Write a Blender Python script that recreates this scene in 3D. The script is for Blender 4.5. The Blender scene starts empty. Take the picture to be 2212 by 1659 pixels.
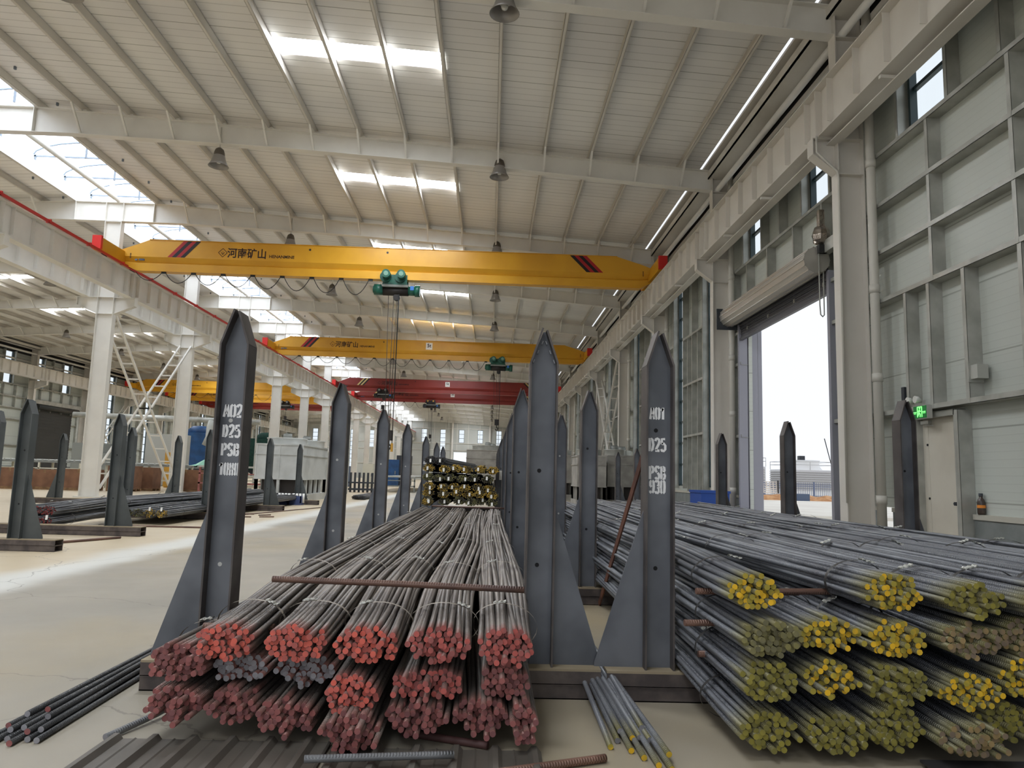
import bpy, bmesh, math, random
import numpy as np
from mathutils import Matrix, Vector

S = bpy.context.scene
COL = S.collection
PI = math.pi

# ------------------------------------------------------------------ camera, sky, exposure
F_PX = 1586.0
_fw = Vector((1058 - 1106, 1025 - 829.5, F_PX)).normalized()
_up = Vector((1471 - 1106, -11957 - 829.5, F_PX)).normalized()
_up = (_up - _fw * _up.dot(_fw)).normalized()
_rt = _fw.cross(-_up).normalized()
if _rt.x < 0:
    _rt = -_rt
M3 = Matrix((_rt, _fw, _up))                 # lens axes (x right, y down, z ahead) -> place axes
EYE = Vector((0, 0, 1.2))
cam_d = bpy.data.cameras.new('camera')
cam = bpy.data.objects.new('camera', cam_d)
COL.objects.link(cam)
cam_d.sensor_width = 36.0
cam_d.sensor_fit = 'HORIZONTAL'
cam_d.lens = F_PX / 2212 * 36.0
cam_d.clip_start = 0.05
cam_d.clip_end = 1000
_r = Matrix((M3.col[0], -M3.col[1], -M3.col[2])).transposed()
cam.matrix_world = Matrix.Translation(EYE) @ _r.to_4x4()
S.camera = cam

S.view_settings.view_transform = 'Standard'
S.view_settings.look = 'None'
S.view_settings.gamma = 1
S.view_settings.use_curve_mapping = False
S.view_settings.exposure = 0.74

SKY = 0.66
w = bpy.data.worlds.new('sky')
S.world = w
w.use_nodes = True
_bg = w.node_tree.nodes['Background']
_bg.inputs[0].default_value = (0.90, 0.94, 1.0, 1)
_bg.inputs[1].default_value = SKY
SKYLIGHT = 34.0      # what the translucent roof sheets pass on
MONITOR = 3.4        # what the glazed ridge passes on


def portal(name, loc, rot, sx, sy):
    l = bpy.data.lights.new(name, 'AREA')
    l.shape = 'RECTANGLE'
    l.size, l.size_y = sx, sy
    l.cycles.is_portal = True
    o = bpy.data.objects.new(name, l)
    o.location, o.rotation_euler = loc, rot
    COL.objects.link(o)


portal('portal_back', (-14.3, -9.7, 5.2), (PI / 2, 0, 0), 41, 10)
portal('portal_door', (6.9, 16.2, 2.5), (0, PI / 2, 0), 5, 4.9)
portal('portal_windows', (6.9, 60, 5.0), (0, PI / 2, 0), 8.4, 138)
portal('portal_windows_west', (-35.5, 60, 5.0), (0, -PI / 2, 0), 8.4, 138)


def at(px, py, Y):
    d = M3 @ Vector((px - 1106, py - 829.5, F_PX))
    return EYE + d * (Y / d.y)


# ------------------------------------------------------------------ helpers
def lin(r, g=None, b=None):
    if g is None:
        r, g, b = r
    f = lambda c: (c / 255 / 12.92) if c / 255 <= 0.04045 else ((c / 255 + 0.055) / 1.055) ** 2.4
    return (f(r), f(g), f(b), 1)


MATS = {}


def mat(name, col, rough=0.6, metal=0.0, col2=None, scale=4.0, detail=4.0, lo=0.4, hi=0.62, stretch=None,
        bump=0.0, bscale=30.0, rnd=0.0, emit=None, spec=0.5, coord='Object'):
    """Plain principled material: col, broken up by a second colour on noise, fine bump, per-object variation."""
    m = bpy.data.materials.new(name)
    m.use_nodes = True
    nt = m.node_tree
    N, L = nt.nodes, nt.links
    p = N['Principled BSDF']
    p.inputs['Roughness'].default_value = rough
    p.inputs['Metallic'].default_value = metal
    p.inputs['Specular IOR Level'].default_value = spec
    c = lin(col)
    p.inputs['Base Color'].default_value = c
    tc = N.new('ShaderNodeTexCoord')
    src = tc.outputs[coord]
    if stretch:
        mp = N.new('ShaderNodeMapping')
        mp.inputs['Scale'].default_value = stretch
        L.new(src, mp.inputs[0])
        src = mp.outputs[0]
    out = None
    if col2:
        nz = N.new('ShaderNodeTexNoise')
        nz.inputs['Scale'].default_value = scale
        nz.inputs['Detail'].default_value = detail
        L.new(src, nz.inputs['Vector'])
        rp = N.new('ShaderNodeMapRange')
        rp.inputs[1].default_value, rp.inputs[2].default_value = lo, hi
        L.new(nz.outputs[0], rp.inputs[0])
        mx = N.new('ShaderNodeMix')
        mx.data_type = 'RGBA'
        mx.inputs[6].default_value, mx.inputs[7].default_value = c, lin(col2)
        L.new(rp.outputs[0], mx.inputs[0])
        out = mx.outputs[2]
    if rnd:
        oi = N.new('ShaderNodeObjectInfo')
        hs = N.new('ShaderNodeHueSaturation')
        r1 = N.new('ShaderNodeMapRange')
        r1.inputs[3].default_value, r1.inputs[4].default_value = 1 - rnd, 1 + rnd
        L.new(oi.outputs['Random'], r1.inputs[0])
        L.new(r1.outputs[0], hs.inputs['Value'])
        if out:
            L.new(out, hs.inputs['Color'])
        else:
            hs.inputs['Color'].default_value = c
        out = hs.outputs[0]
    if out:
        L.new(out, p.inputs['Base Color'])
    if bump:
        n2 = N.new('ShaderNodeTexNoise')
        n2.inputs['Scale'].default_value = bscale
        L.new(src, n2.inputs['Vector'])
        bp = N.new('ShaderNodeBump')
        bp.inputs['Strength'].default_value = bump
        bp.inputs['Distance'].default_value = 0.01
        L.new(n2.outputs[0], bp.inputs['Height'])
        L.new(bp.outputs[0], p.inputs['Normal'])
    if emit:
        p.inputs['Emission Color'].default_value = lin(emit[0])
        p.inputs['Emission Strength'].default_value = emit[1]
    MATS[name] = m
    return m


OFF = {}


class MB:
    """Collects boxes, prisms and tubes in place coordinates and links them as ONE mesh object."""

    def __init__(s):
        s.v, s.f, s.m, s.sm = [], [], [], []

    def add(s, vs, fs, mi=0, smooth=False):
        b = len(s.v)
        s.v.extend(tuple(p) for p in vs)
        for f in fs:
            s.f.append(tuple(b + i for i in f))
            s.m.append(mi)
            s.sm.append(smooth)
        return s

    def box(s, x0, x1, y0, y1, z0, z1, mi=0):
        vs = [(x, y, z) for z in (z0, z1) for y in (y0, y1) for x in (x0, x1)]
        return s.add(vs, [(0, 2, 3, 1), (4, 5, 7, 6), (0, 1, 5, 4), (2, 6, 7, 3), (0, 4, 6, 2), (1, 3, 7, 5)], mi)

    def prism(s, poly, a, b, axis='y', mi=0):
        """poly: 2-D outline; axis x -> (y,z), y -> (x,z), z -> (x,y)."""
        g = {'x': lambda p, t: (t, p[0], p[1]), 'y': lambda p, t: (p[0], t, p[1]), 'z': lambda p, t: (p[0], p[1], t)}[axis]
        n = len(poly)
        vs = [g(p, a) for p in poly] + [g(p, b) for p in poly]
        fs = [tuple(range(n))[::-1], tuple(range(n, 2 * n))] + [(i, (i + 1) % n, n + (i + 1) % n, n + i) for i in range(n)]
        return s.add(vs, fs, mi)

    def tube(s, pts, r, n=10, mi=0, cap=True, smooth=True, closed=False):
        pts = [Vector(p) for p in pts]
        rs = r if isinstance(r, (list, tuple)) else [r] * len(pts)
        m = len(pts)
        t0 = (pts[1] - pts[0]).normalized()
        ref = Vector((0, 0, 1)) if abs(t0.z) < 0.9 else Vector((1, 0, 0))
        u = t0.cross(ref).normalized()
        vs, fs = [], []
        for i in range(m):
            a, b = pts[max(i - 1, 0)], pts[min(i + 1, m - 1)]
            if closed:
                a, b = pts[i - 1], pts[(i + 1) % m]
            t = (b - a).normalized()
            u = (u - t * u.dot(t)).normalized()
            w_ = t.cross(u)
            for k in range(n):
                q = 2 * PI * k / n
                vs.append(pts[i] + (u * math.cos(q) + w_ * math.sin(q)) * rs[i])
        for i in range(m if closed else m - 1):
            j = (i + 1) % m
            for k in range(n):
                fs.append((i * n + k, i * n + (k + 1) % n, j * n + (k + 1) % n, j * n + k))
        s.add(vs, fs, mi, smooth)
        if cap and not closed:
            b = len(s.v) - len(vs)
            s.f += [tuple(b + k for k in range(n))[::-1], tuple(b + (m - 1) * n + k for k in range(n))]
            s.m += [mi, mi]
            s.sm += [False, False]
        return s

    def lathe(s, prof, c, n=20, mi=0, smooth=True):
        """prof: (radius, z) pairs about a vertical axis through c."""
        vs = [(c[0] + r * math.cos(2 * PI * k / n), c[1] + r * math.sin(2 * PI * k / n), c[2] + z) for r, z in prof for k in range(n)]
        fs = [(i * n + k, i * n + (k + 1) % n, (i + 1) * n + (k + 1) % n, (i + 1) * n + k) for i in range(len(prof) - 1) for k in range(n)]
        return s.add(vs, fs, mi, smooth)

    def cyl(s, a, b, r, n=16, mi=0):
        return s.tube([a, b], r, n, mi)

    def bar(s, a, b, w_, h, mi=0, up=(0, 0, 1)):
        """Square bar from a to b, w_ wide, h high."""
        a, b = Vector(a), Vector(b)
        t = (b - a).normalized()
        up = Vector(up)
        if abs(t.dot(up)) > 0.98:
            up = Vector((0, 1, 0))
        x = t.cross(up).normalized()
        z = x.cross(t)
        vs = [p + x * i * w_ / 2 + z * j * h / 2 for p in (a, b) for i, j in ((-1, -1), (1, -1), (1, 1), (-1, 1))]
        return s.add(vs, [(0, 1, 2, 3), (7, 6, 5, 4), (0, 4, 5, 1), (1, 5, 6, 2), (2, 6, 7, 3), (3, 7, 4, 0)], mi)

    def build(s, name, mats, parent=None, origin=None):
        me = bpy.data.meshes.new(name)
        V = np.array(s.v, dtype=float)
        if parent is not None:
            o0 = OFF[parent.name]
        elif origin is not None:
            o0 = Vector(origin)
        else:
            lo, hi = V.min(0), V.max(0)
            o0 = Vector(((lo[0] + hi[0]) / 2, (lo[1] + hi[1]) / 2, lo[2]))
        V = V - np.array(o0)
        me.from_pydata([tuple(p) for p in V], [], s.f)
        for m in (mats if isinstance(mats, (list, tuple)) else [mats]):
            me.materials.append(MATS[m] if isinstance(m, str) else m)
        me.polygons.foreach_set('material_index', s.m)
        me.polygons.foreach_set('use_smooth', s.sm)
        bm = bmesh.new()
        bm.from_mesh(me)
        bmesh.ops.recalc_face_normals(bm, faces=bm.faces)
        bm.to_mesh(me)
        bm.free()
        return link(name, me, parent, o0)


def link(name, data, parent=None, origin=(0, 0, 0)):
    o = bpy.data.objects.new(name, data)
    COL.objects.link(o)
    if parent is not None:
        o.parent = parent
        OFF[o.name] = OFF[parent.name]
    else:
        o.location = origin
        OFF[o.name] = Vector(origin)
    return o


def tag(o, label, cat, group=None, kind=None):
    o['label'], o['category'] = label, cat
    if group:
        o['group'] = group
    if kind:
        o['kind'] = kind
    return o


def thing(name, loc, label, cat, group=None):
    return tag(link(name, None, None, loc), label, cat, group)


def struct(o):
    o['kind'] = 'structure'
    return o


def copy_tree(o, dloc=None, parent=None):
    c = o.copy()
    COL.objects.link(c)
    OFF[c.name] = Vector(OFF[o.name])
    if parent is not None:
        c.parent = parent
        OFF[c.name] = Vector(OFF[parent.name])
    elif dloc is not None:
        c.location = o.location + Vector(dloc)
        OFF[c.name] = Vector(c.location)
    for ch in list(o.children):
        copy_tree(ch, None, c)
    return c


ORD = ['first', 'second', 'third', 'fourth', 'fifth', 'sixth', 'seventh', 'eighth', 'ninth', 'tenth', 'eleventh', 'twelfth',
       'thirteenth', 'fourteenth', 'fifteenth', 'sixteenth', 'seventeenth', 'eighteenth']


def text_mesh(name, body, size, mats, parent, loc, rot=(PI / 2, 0, 0), extrude=0.001, bold=0.0, sx=1.0, center=False):
    cu = bpy.data.curves.new(name, 'FONT')
    cu.body, cu.size, cu.extrude, cu.offset = body, size, extrude, bold
    cu.align_x = 'CENTER' if center else 'LEFT'
    cu.resolution_u = 3
    t = bpy.data.objects.new(name, cu)
    COL.objects.link(t)
    dg = bpy.context.evaluated_depsgraph_get()
    me = bpy.data.meshes.new_from_object(t.evaluated_get(dg))
    bpy.data.objects.remove(t)
    bpy.data.curves.remove(cu)
    me.transform(Matrix.Translation(Vector(loc) - OFF[parent.name]) @ Matrix(((1, 0, 0), (0, 1, 0), (0, 0, 1))).to_4x4()
                 @ Matrix.Rotation(rot[2], 4, 'Z') @ Matrix.Rotation(rot[0], 4, 'X') @ Matrix.Scale(sx, 4, (1, 0, 0)))
    me.materials.clear()
    me.materials.append(MATS[mats])
    return link(name, me, parent)


# ------------------------------------------------------------------ materials
mat('white_steel', (232, 229, 221), 0.45, col2=(222, 218, 210), scale=1.2, lo=0.35, hi=0.7)
mat('white_steel_warm', (224, 219, 210), 0.5, col2=(213, 207, 197), scale=1.0, lo=0.35, hi=0.7)
mat('galvanised', (186, 186, 179), 0.36, 0.25, col2=(160, 160, 152), scale=3.0, lo=0.35, hi=0.65)
mat('window_frame', (40, 58, 62), 0.4)
mat('low_wall', (128, 132, 130), 0.8, col2=(116, 120, 118), scale=3, bump=0.15)
mat('plaster_cap', (186, 182, 170), 0.85)
mat('post_grey', (106, 109, 115), 0.42, 0.12, col2=(80, 83, 89), scale=2.6, lo=0.38, hi=0.64, detail=3, rnd=0.05)
mat('post_grey_matt', (84, 88, 88), 0.5, 0.1, col2=(70, 74, 74), scale=2.0, rnd=0.05)
mat('flange_brown', (92, 86, 83), 0.5, 0.15, col2=(68, 62, 60), scale=5, lo=0.35, hi=0.65)
mat('beam_brown', (98, 88, 82), 0.65, 0.1, col2=(70, 62, 60), scale=6, bump=0.15)
mat('dusty_top', (150, 136, 112), 0.85)
mat('stencil_white', (240, 240, 240), 0.7)
mat('weld', (150, 152, 156), 0.5)
mat('jamb_lilac', (148, 148, 158), 0.5)
mat('monitor_bar', (120, 130, 142), 0.5)
mat('hole_dark', (20, 20, 22), 0.8)
mat('hole_light', (190, 190, 186), 0.8)
mat('strap', (62, 60, 58), 0.45, 0.3)
mat('strap_pale', (150, 140, 128), 0.5, 0.2)
mat('strap_seal', (205, 205, 198), 0.3, 0.8, bump=0.6, bscale=120)
mat('tag_white', (236, 234, 228), 0.6)
mat('rust', (112, 78, 62), 0.8, col2=(76, 52, 46), scale=22, lo=0.35, hi=0.65, bump=0.25, bscale=80)
mat('rust_flat', (118, 74, 54), 0.8, col2=(88, 54, 42), scale=6)
mat('crane_yellow', (224, 166, 40), 0.4, col2=(210, 152, 36), scale=0.6)
mat('crane_red', (142, 46, 38), 0.45, col2=(128, 40, 34), scale=0.6)
mat('buffer_red', (220, 40, 34), 0.45)
mat('stripe_black', (30, 18, 22), 0.5)
mat('stripe_red', (176, 28, 34), 0.5)
mat('stripe_cream', (220, 196, 130), 0.5)
mat('lettering_dark', (44, 14, 12), 0.6)
mat('hoist_green', (22, 92, 74), 0.4, col2=(18, 70, 58), scale=8)
mat('hoist_face', (110, 148, 130), 0.45)
mat('drum_dark', (40, 36, 34), 0.5, 0.3)
mat('label_blue', (40, 110, 190), 0.5)
mat('rope', (58, 50, 46), 0.7)
mat('cable_black', (26, 26, 28), 0.6)
mat('lamp_grey', (150, 146, 142), 0.35, 0.4)
mat('lamp_cap', (96, 88, 78), 0.5, 0.3)
mat('pipe_white', (204, 200, 190), 0.5)
mat('shutter', (196, 192, 184), 0.3, 0.55)
mat('shutter_dark', (86, 86, 92), 0.45, 0.2)
mat('shutter_closed', (52, 52, 50), 0.5, 0.2)
mat('plate_dark', (48, 52, 58), 0.5)
mat('foil', (170, 160, 150), 0.2, 0.9, bump=1.0, bscale=16)
mat('black_box', (28, 28, 30), 0.5)
mat('door_leaf', (206, 200, 186), 0.5, col2=(196, 189, 174), scale=1.2)
mat('sign_green', (8, 92, 40), 0.5, emit=((10, 120, 50), 0.2))
mat('sign_glow', (150, 255, 150), 0.5, emit=((120, 255, 120), 0.9))
mat('plastic_grey', (178, 178, 170), 0.5)
mat('clear_lens', (220, 220, 214), 0.15)
mat('bottle_brown', (72, 60, 54), 0.25)
mat('bottle_orange', (230, 140, 50), 0.6)
mat('tower_white', (205, 206, 202), 0.5, 0.2, col2=(182, 183, 178), scale=1.6, lo=0.4, hi=0.7)
mat('tower_grey', (176, 172, 164), 0.55, 0.2, col2=(146, 142, 135), scale=2.2, lo=0.35, hi=0.65)
mat('tower_dark', (52, 46, 42), 0.7)
mat('outdoor_white', (232, 232, 232), 0.6)
mat('outdoor_grey', (186, 184, 184), 0.6)
mat('outdoor_blue', (120, 132, 158), 0.6)
mat('soil', (206, 158, 112), 0.95, col2=(176, 126, 84), scale=2, bump=0.5, bscale=5)
mat('road', (232, 228, 218), 0.9, col2=(222, 216, 206), scale=0.4)
mat('cardboard', (124, 88, 64), 0.8, col2=(104, 72, 52), scale=2, rnd=0.1)
mat('machine_cream', (206, 202, 184), 0.5)
mat('machine_grey', (128, 130, 124), 0.5)
mat('machine_pink', (160, 96, 90), 0.6, col2=(130, 78, 72), scale=4)
mat('machine_blue', (30, 78, 128), 0.5, col2=(24, 62, 104), scale=2)
mat('machine_yellow', (190, 140, 40), 0.5)
mat('machine_steelblue', (78, 92, 116), 0.5)
mat('net_green', (28, 66, 54), 0.9, col2=(20, 50, 42), scale=8)
mat('mint_sheet', (150, 205, 180), 0.6, bump=0.8, bscale=8)
mat('sheet_dark', (104, 98, 90), 0.45, 0.15, col2=(88, 83, 76), scale=3, lo=0.35, hi=0.65)
mat('plate_floor', (58, 56, 58), 0.5, 0.2)
mat('plate_maroon', (84, 56, 54), 0.6)
mat('crate_blue', (70, 84, 130), 0.6)
mat('tarp_blue', (28, 70, 150), 0.6)
mat('gap_shade', (48, 46, 46), 0.8)
mat('rail_red', (196, 40, 34), 0.5)
mat('rail_steel', (96, 84, 76), 0.5, 0.5)
mat('wood', (150, 118, 84), 0.8, col2=(120, 92, 64), scale=6)


def emission(name, col, strength, line=0.0):
    m = bpy.data.materials.new(name)
    m.use_nodes = True
    N, L = m.node_tree.nodes, m.node_tree.links
    N.remove(N['Principled BSDF'])
    e = N.new('ShaderNodeEmission')
    e.inputs[0].default_value = lin(col)
    e.inputs[1].default_value = strength
    L.new(e.outputs[0], N['Material Output'].inputs[0])
    MATS[name] = m


emission('skylight_sheet', (240, 247, 255), SKYLIGHT)
emission('monitor_roof', (232, 241, 255), MONITOR)
emission('monitor_side', (226, 234, 222), MONITOR * 0.3)


def glass():
    m = bpy.data.materials.new('window_glass')
    m.use_nodes = True
    N, L = m.node_tree.nodes, m.node_tree.links
    N.remove(N['Principled BSDF'])
    t = N.new('ShaderNodeBsdfTransparent')
    t.inputs[0].default_value = (0.95, 0.975, 0.98, 1)
    g = N.new('ShaderNodeBsdfGlossy')
    g.inputs['Roughness'].default_value = 0.02
    mx = N.new('ShaderNodeMixShader')
    mx.inputs[0].default_value = 0.04
    L.new(t.outputs[0], mx.inputs[1])
    L.new(g.outputs[0], mx.inputs[2])
    L.new(mx.outputs[0], N['Material Output'].inputs[0])
    MATS['window_glass'] = m


glass()


def ribbed(name, col, col2, axis, pitch, strength, rough, line=None, groove_shade=0.3, cscale=0.35):
    """Profiled sheet: fine ribs as a wave along one object axis, their shade coloured in as thin lines, plus darker joints and faint unevenness."""
    m = mat(name, col, rough, col2=col2, scale=cscale, lo=0.4, hi=0.66, detail=2)
    N, L = m.node_tree.nodes, m.node_tree.links
    p = N['Principled BSDF']
    tc = N.new('ShaderNodeTexCoord')
    sp = N.new('ShaderNodeSeparateXYZ')
    L.new(tc.outputs['Object'], sp.inputs[0])

    def saw(per, width):
        a = N.new('ShaderNodeMath'); a.operation = 'DIVIDE'; a.inputs[1].default_value = per
        L.new(sp.outputs[axis], a.inputs[0])
        b = N.new('ShaderNodeMath'); b.operation = 'FRACT'
        L.new(a.outputs[0], b.inputs[0])
        c = N.new('ShaderNodeMath'); c.operation = 'LESS_THAN'; c.inputs[1].default_value = width
        L.new(b.outputs[0], c.inputs[0])
        return b.outputs[0], c.outputs[0]
    fr, edge = saw(pitch, 0.22)
    bp = N.new('ShaderNodeBump')
    bp.inputs['Strength'].default_value = strength
    bp.inputs['Distance'].default_value = 0.012
    L.new(edge, bp.inputs['Height'])
    L.new(bp.outputs[0], p.inputs['Normal'])
    _, gr = saw(pitch, 0.10)  # shading of each rib put into the base colour as a dark line
    g0 = N.new('ShaderNodeMix'); g0.data_type = 'RGBA'; g0.blend_type = 'MULTIPLY'
    gm = N.new('ShaderNodeMath'); gm.operation = 'MULTIPLY'; gm.inputs[1].default_value = groove_shade
    L.new(gr, gm.inputs[0]); L.new(gm.outputs[0], g0.inputs[0])
    L.new(p.inputs['Base Color'].links[0].from_socket, g0.inputs[6])
    g0.inputs[7].default_value = (0.3, 0.28, 0.26, 1)
    L.new(g0.outputs[2], p.inputs['Base Color'])
    if line:
        _, ln = saw(line, 0.02)
        mx = N.new('ShaderNodeMix'); mx.data_type = 'RGBA'; mx.blend_type = 'MULTIPLY'
        mu = N.new('ShaderNodeMath'); mu.operation = 'MULTIPLY'; mu.inputs[1].default_value = 0.5
        L.new(ln, mu.inputs[0])
        L.new(mu.outputs[0], mx.inputs[0])
        old = p.inputs['Base Color'].links[0].from_socket
        L.new(old, mx.inputs[6])
        mx.inputs[7].default_value = (0.25, 0.23, 0.2, 1)
        L.new(mx.outputs[2], p.inputs['Base Color'])


ribbed('roof_sheet', (240, 238, 234), (226, 224, 222), 1, 0.27, 0.5, 0.5, line=1.08)
ribbed('wall_sheet', (200, 204, 196), (188, 192, 184), 2, 0.105, 0.35, 0.42, line=1.0, groove_shade=0.12)
ribbed('wall_sheet_end', (188, 188, 180), (178, 178, 170), 2, 0.105, 0.3, 0.5)


def floor_mat():
    m = mat('concrete_floor', (160, 151, 135), 0.5, col2=(138, 132, 119), scale=0.55, lo=0.3, hi=0.7, detail=8)
    N, L = m.node_tree.nodes, m.node_tree.links
    p = N['Principled BSDF']
    geo = N.new('ShaderNodeNewGeometry')
    sp = N.new('ShaderNodeSeparateXYZ')
    L.new(geo.outputs['Position'], sp.inputs[0])
    # ochre drift over wide patches
    n1 = N.new('ShaderNodeTexNoise'); n1.inputs['Scale'].default_value = 0.22; n1.inputs['Detail'].default_value = 5
    L.new(geo.outputs['Position'], n1.inputs['Vector'])
    r1 = N.new('ShaderNodeMapRange'); r1.inputs[1].default_value = 0.48; r1.inputs[2].default_value = 0.66; r1.inputs[4].default_value = 0.75
    L.new(n1.outputs[0], r1.inputs[0])
    mx = N.new('ShaderNodeMix'); mx.data_type = 'RGBA'
    L.new(r1.outputs[0], mx.inputs[0])
    L.new(p.inputs['Base Color'].links[0].from_socket, mx.inputs[6])
    mx.inputs[7].default_value = lin(168, 148, 108)
    # sandy dust left of the aisle (x < -4.9) and a paler grey band beside it
    def step(a, b):
        r = N.new('ShaderNodeMapRange'); r.interpolation_type = 'SMOOTHSTEP'
        r.inputs[1].default_value, r.inputs[2].default_value = a, b
        nn = N.new('ShaderNodeTexNoise'); nn.inputs['Scale'].default_value = 0.8; nn.inputs['Detail'].default_value = 4
        L.new(geo.outputs['Position'], nn.inputs['Vector'])
        ad = N.new('ShaderNodeMath'); ad.operation = 'MULTIPLY_ADD'; ad.inputs[1].default_value = 0.5
        L.new(nn.outputs[0], ad.inputs[0]); L.new(sp.outputs[0], ad.inputs[2])
        L.new(ad.outputs[0], r.inputs[0])
        return r.outputs[0]
    s1 = step(-4.2, -4.9)
    m2 = N.new('ShaderNodeMix'); m2.data_type = 'RGBA'
    L.new(s1, m2.inputs[0]); L.new(mx.outputs[2], m2.inputs[6]); m2.inputs[7].default_value = lin(194, 178, 150)
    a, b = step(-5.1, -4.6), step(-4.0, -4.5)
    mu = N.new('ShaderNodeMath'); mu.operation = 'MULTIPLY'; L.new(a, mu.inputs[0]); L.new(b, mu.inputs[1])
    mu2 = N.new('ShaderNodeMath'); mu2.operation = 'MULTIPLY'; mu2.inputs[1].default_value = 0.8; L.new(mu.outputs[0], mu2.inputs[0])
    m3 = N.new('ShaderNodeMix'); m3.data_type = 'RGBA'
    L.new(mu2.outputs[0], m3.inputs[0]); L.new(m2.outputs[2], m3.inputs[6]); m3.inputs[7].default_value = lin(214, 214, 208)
    # fine cracks
    vo = N.new('ShaderNodeTexVoronoi'); vo.feature = 'DISTANCE_TO_EDGE'; vo.inputs['Scale'].default_value = 0.35
    n4 = N.new('ShaderNodeTexNoise'); n4.inputs['Scale'].default_value = 2.2; n4.inputs['Detail'].default_value = 6
    L.new(geo.outputs['Position'], n4.inputs['Vector'])
    va = N.new('ShaderNodeMixRGB'); va.blend_type = 'ADD'; va.inputs[0].default_value = 0.5
    L.new(geo.outputs['Position'], va.inputs[1]); L.new(n4.outputs[1], va.inputs[2])
    L.new(va.outputs[0], vo.inputs['Vector'])
    lt = N.new('ShaderNodeMath'); lt.operation = 'LESS_THAN'; lt.inputs[1].default_value = 0.0025; L.new(vo.outputs[0], lt.inputs[0])
    lm = N.new('ShaderNodeMath'); lm.operation = 'MULTIPLY'; lm.inputs[1].default_value = 0.45; L.new(lt.outputs[0], lm.inputs[0])
    m4 = N.new('ShaderNodeMix'); m4.data_type = 'RGBA'
    L.new(lm.outputs[0], m4.inputs[0]); L.new(m3.outputs[2], m4.inputs[6]); m4.inputs[7].default_value = lin(90, 84, 76)
    L.new(m4.outputs[2], p.inputs['Base Color'])
    n5 = N.new('ShaderNodeTexNoise'); n5.inputs['Scale'].default_value = 1.5; n5.inputs['Detail'].default_value = 6
    L.new(geo.outputs['Position'], n5.inputs['Vector'])
    r5 = N.new('ShaderNodeMapRange'); r5.inputs[3].default_value = 0.36; r5.inputs[4].default_value = 0.62
    L.new(n5.outputs[0], r5.inputs[0]); L.new(r5.outputs[0], p.inputs['Roughness'])


floor_mat()


def bar_mat(name, col, col2, paint, reach):
    """Screw-thread bar: UV v is the length in metres from the painted end, u goes round. Ribs as bump, overspray near the end."""
    m = mat(name, col, 0.42, 0.1, col2=col2, scale=3, lo=0.35, hi=0.65, rnd=0.22)
    N, L = m.node_tree.nodes, m.node_tree.links
    p = N['Principled BSDF']
    uv = N.new('ShaderNodeUVMap')
    sp = N.new('ShaderNodeSeparateXYZ')
    L.new(uv.outputs[0], sp.inputs[0])
    k = N.new('ShaderNodeMath'); k.operation = 'MULTIPLY'; k.inputs[1].default_value = 2 * PI / 0.0125
    L.new(sp.outputs[1], k.inputs[0])
    sn = N.new('ShaderNodeMath'); sn.operation = 'SINE'
    sl = N.new('ShaderNodeMath'); sl.operation = 'MULTIPLY_ADD'; sl.inputs[1].default_value = 2.5
    L.new(sp.outputs[0], sl.inputs[0]); L.new(k.outputs[0], sl.inputs[2]); L.new(sl.outputs[0], sn.inputs[0])
    # ribs stand on two opposite sides, the flats between stay smooth
    u2 = N.new('ShaderNodeMath'); u2.operation = 'MULTIPLY'; u2.inputs[1].default_value = 4 * PI
    L.new(sp.outputs[0], u2.inputs[0])
    oi = N.new('ShaderNodeObjectInfo')
    ph = N.new('ShaderNodeMath'); ph.operation = 'MULTIPLY_ADD'; ph.inputs[1].default_value = 6.28
    L.new(oi.outputs['Random'], ph.inputs[0]); L.new(u2.outputs[0], ph.inputs[2])
    cs = N.new('ShaderNodeMath'); cs.operation = 'COSINE'; L.new(ph.outputs[0], cs.inputs[0])
    mr = N.new('ShaderNodeMapRange'); mr.inputs[1].default_value = -0.45; mr.inputs[2].default_value = 0.1
    L.new(cs.outputs[0], mr.inputs[0])
    hh = N.new('ShaderNodeMath'); hh.operation = 'MULTIPLY'
    L.new(sn.outputs[0], hh.inputs[0]); L.new(mr.outputs[0], hh.inputs[1])
    bp = N.new('ShaderNodeBump'); bp.inputs['Strength'].default_value = 0.75; bp.inputs['Distance'].default_value = 0.0022
    L.new(hh.outputs[0], bp.inputs['Height']); L.new(bp.outputs[0], p.inputs['Normal'])
    if paint:
        r = N.new('ShaderNodeMapRange'); r.inputs[1].default_value = reach; r.inputs[2].default_value = 0.0
        r.inputs[3].default_value = 0.0; r.inputs[4].default_value = 0.85
        L.new(sp.outputs[1], r.inputs[0])
        mx = N.new('ShaderNodeMix'); mx.data_type = 'RGBA'
        L.new(r.outputs[0], mx.inputs[0]); L.new(p.inputs['Base Color'].links[0].from_socket, mx.inputs[6])
        mx.inputs[7].default_value = lin(paint)
        L.new(mx.outputs[2], p.inputs['Base Color'])


bar_mat('bar_red', (134, 125, 117), (104, 96, 91), (138, 84, 76), 0.14)
bar_mat('bar_yellow', (126, 128, 132), (100, 101, 106), (120, 112, 56), 0.2)
bar_mat('bar_plain', (116, 117, 118), (92, 92, 94), None, 0)
bar_mat('bar_dark', (78, 78, 78), (56, 56, 57), None, 0)
bar_mat('bar_rust', (118, 88, 74), (84, 62, 56), None, 0)


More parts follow.
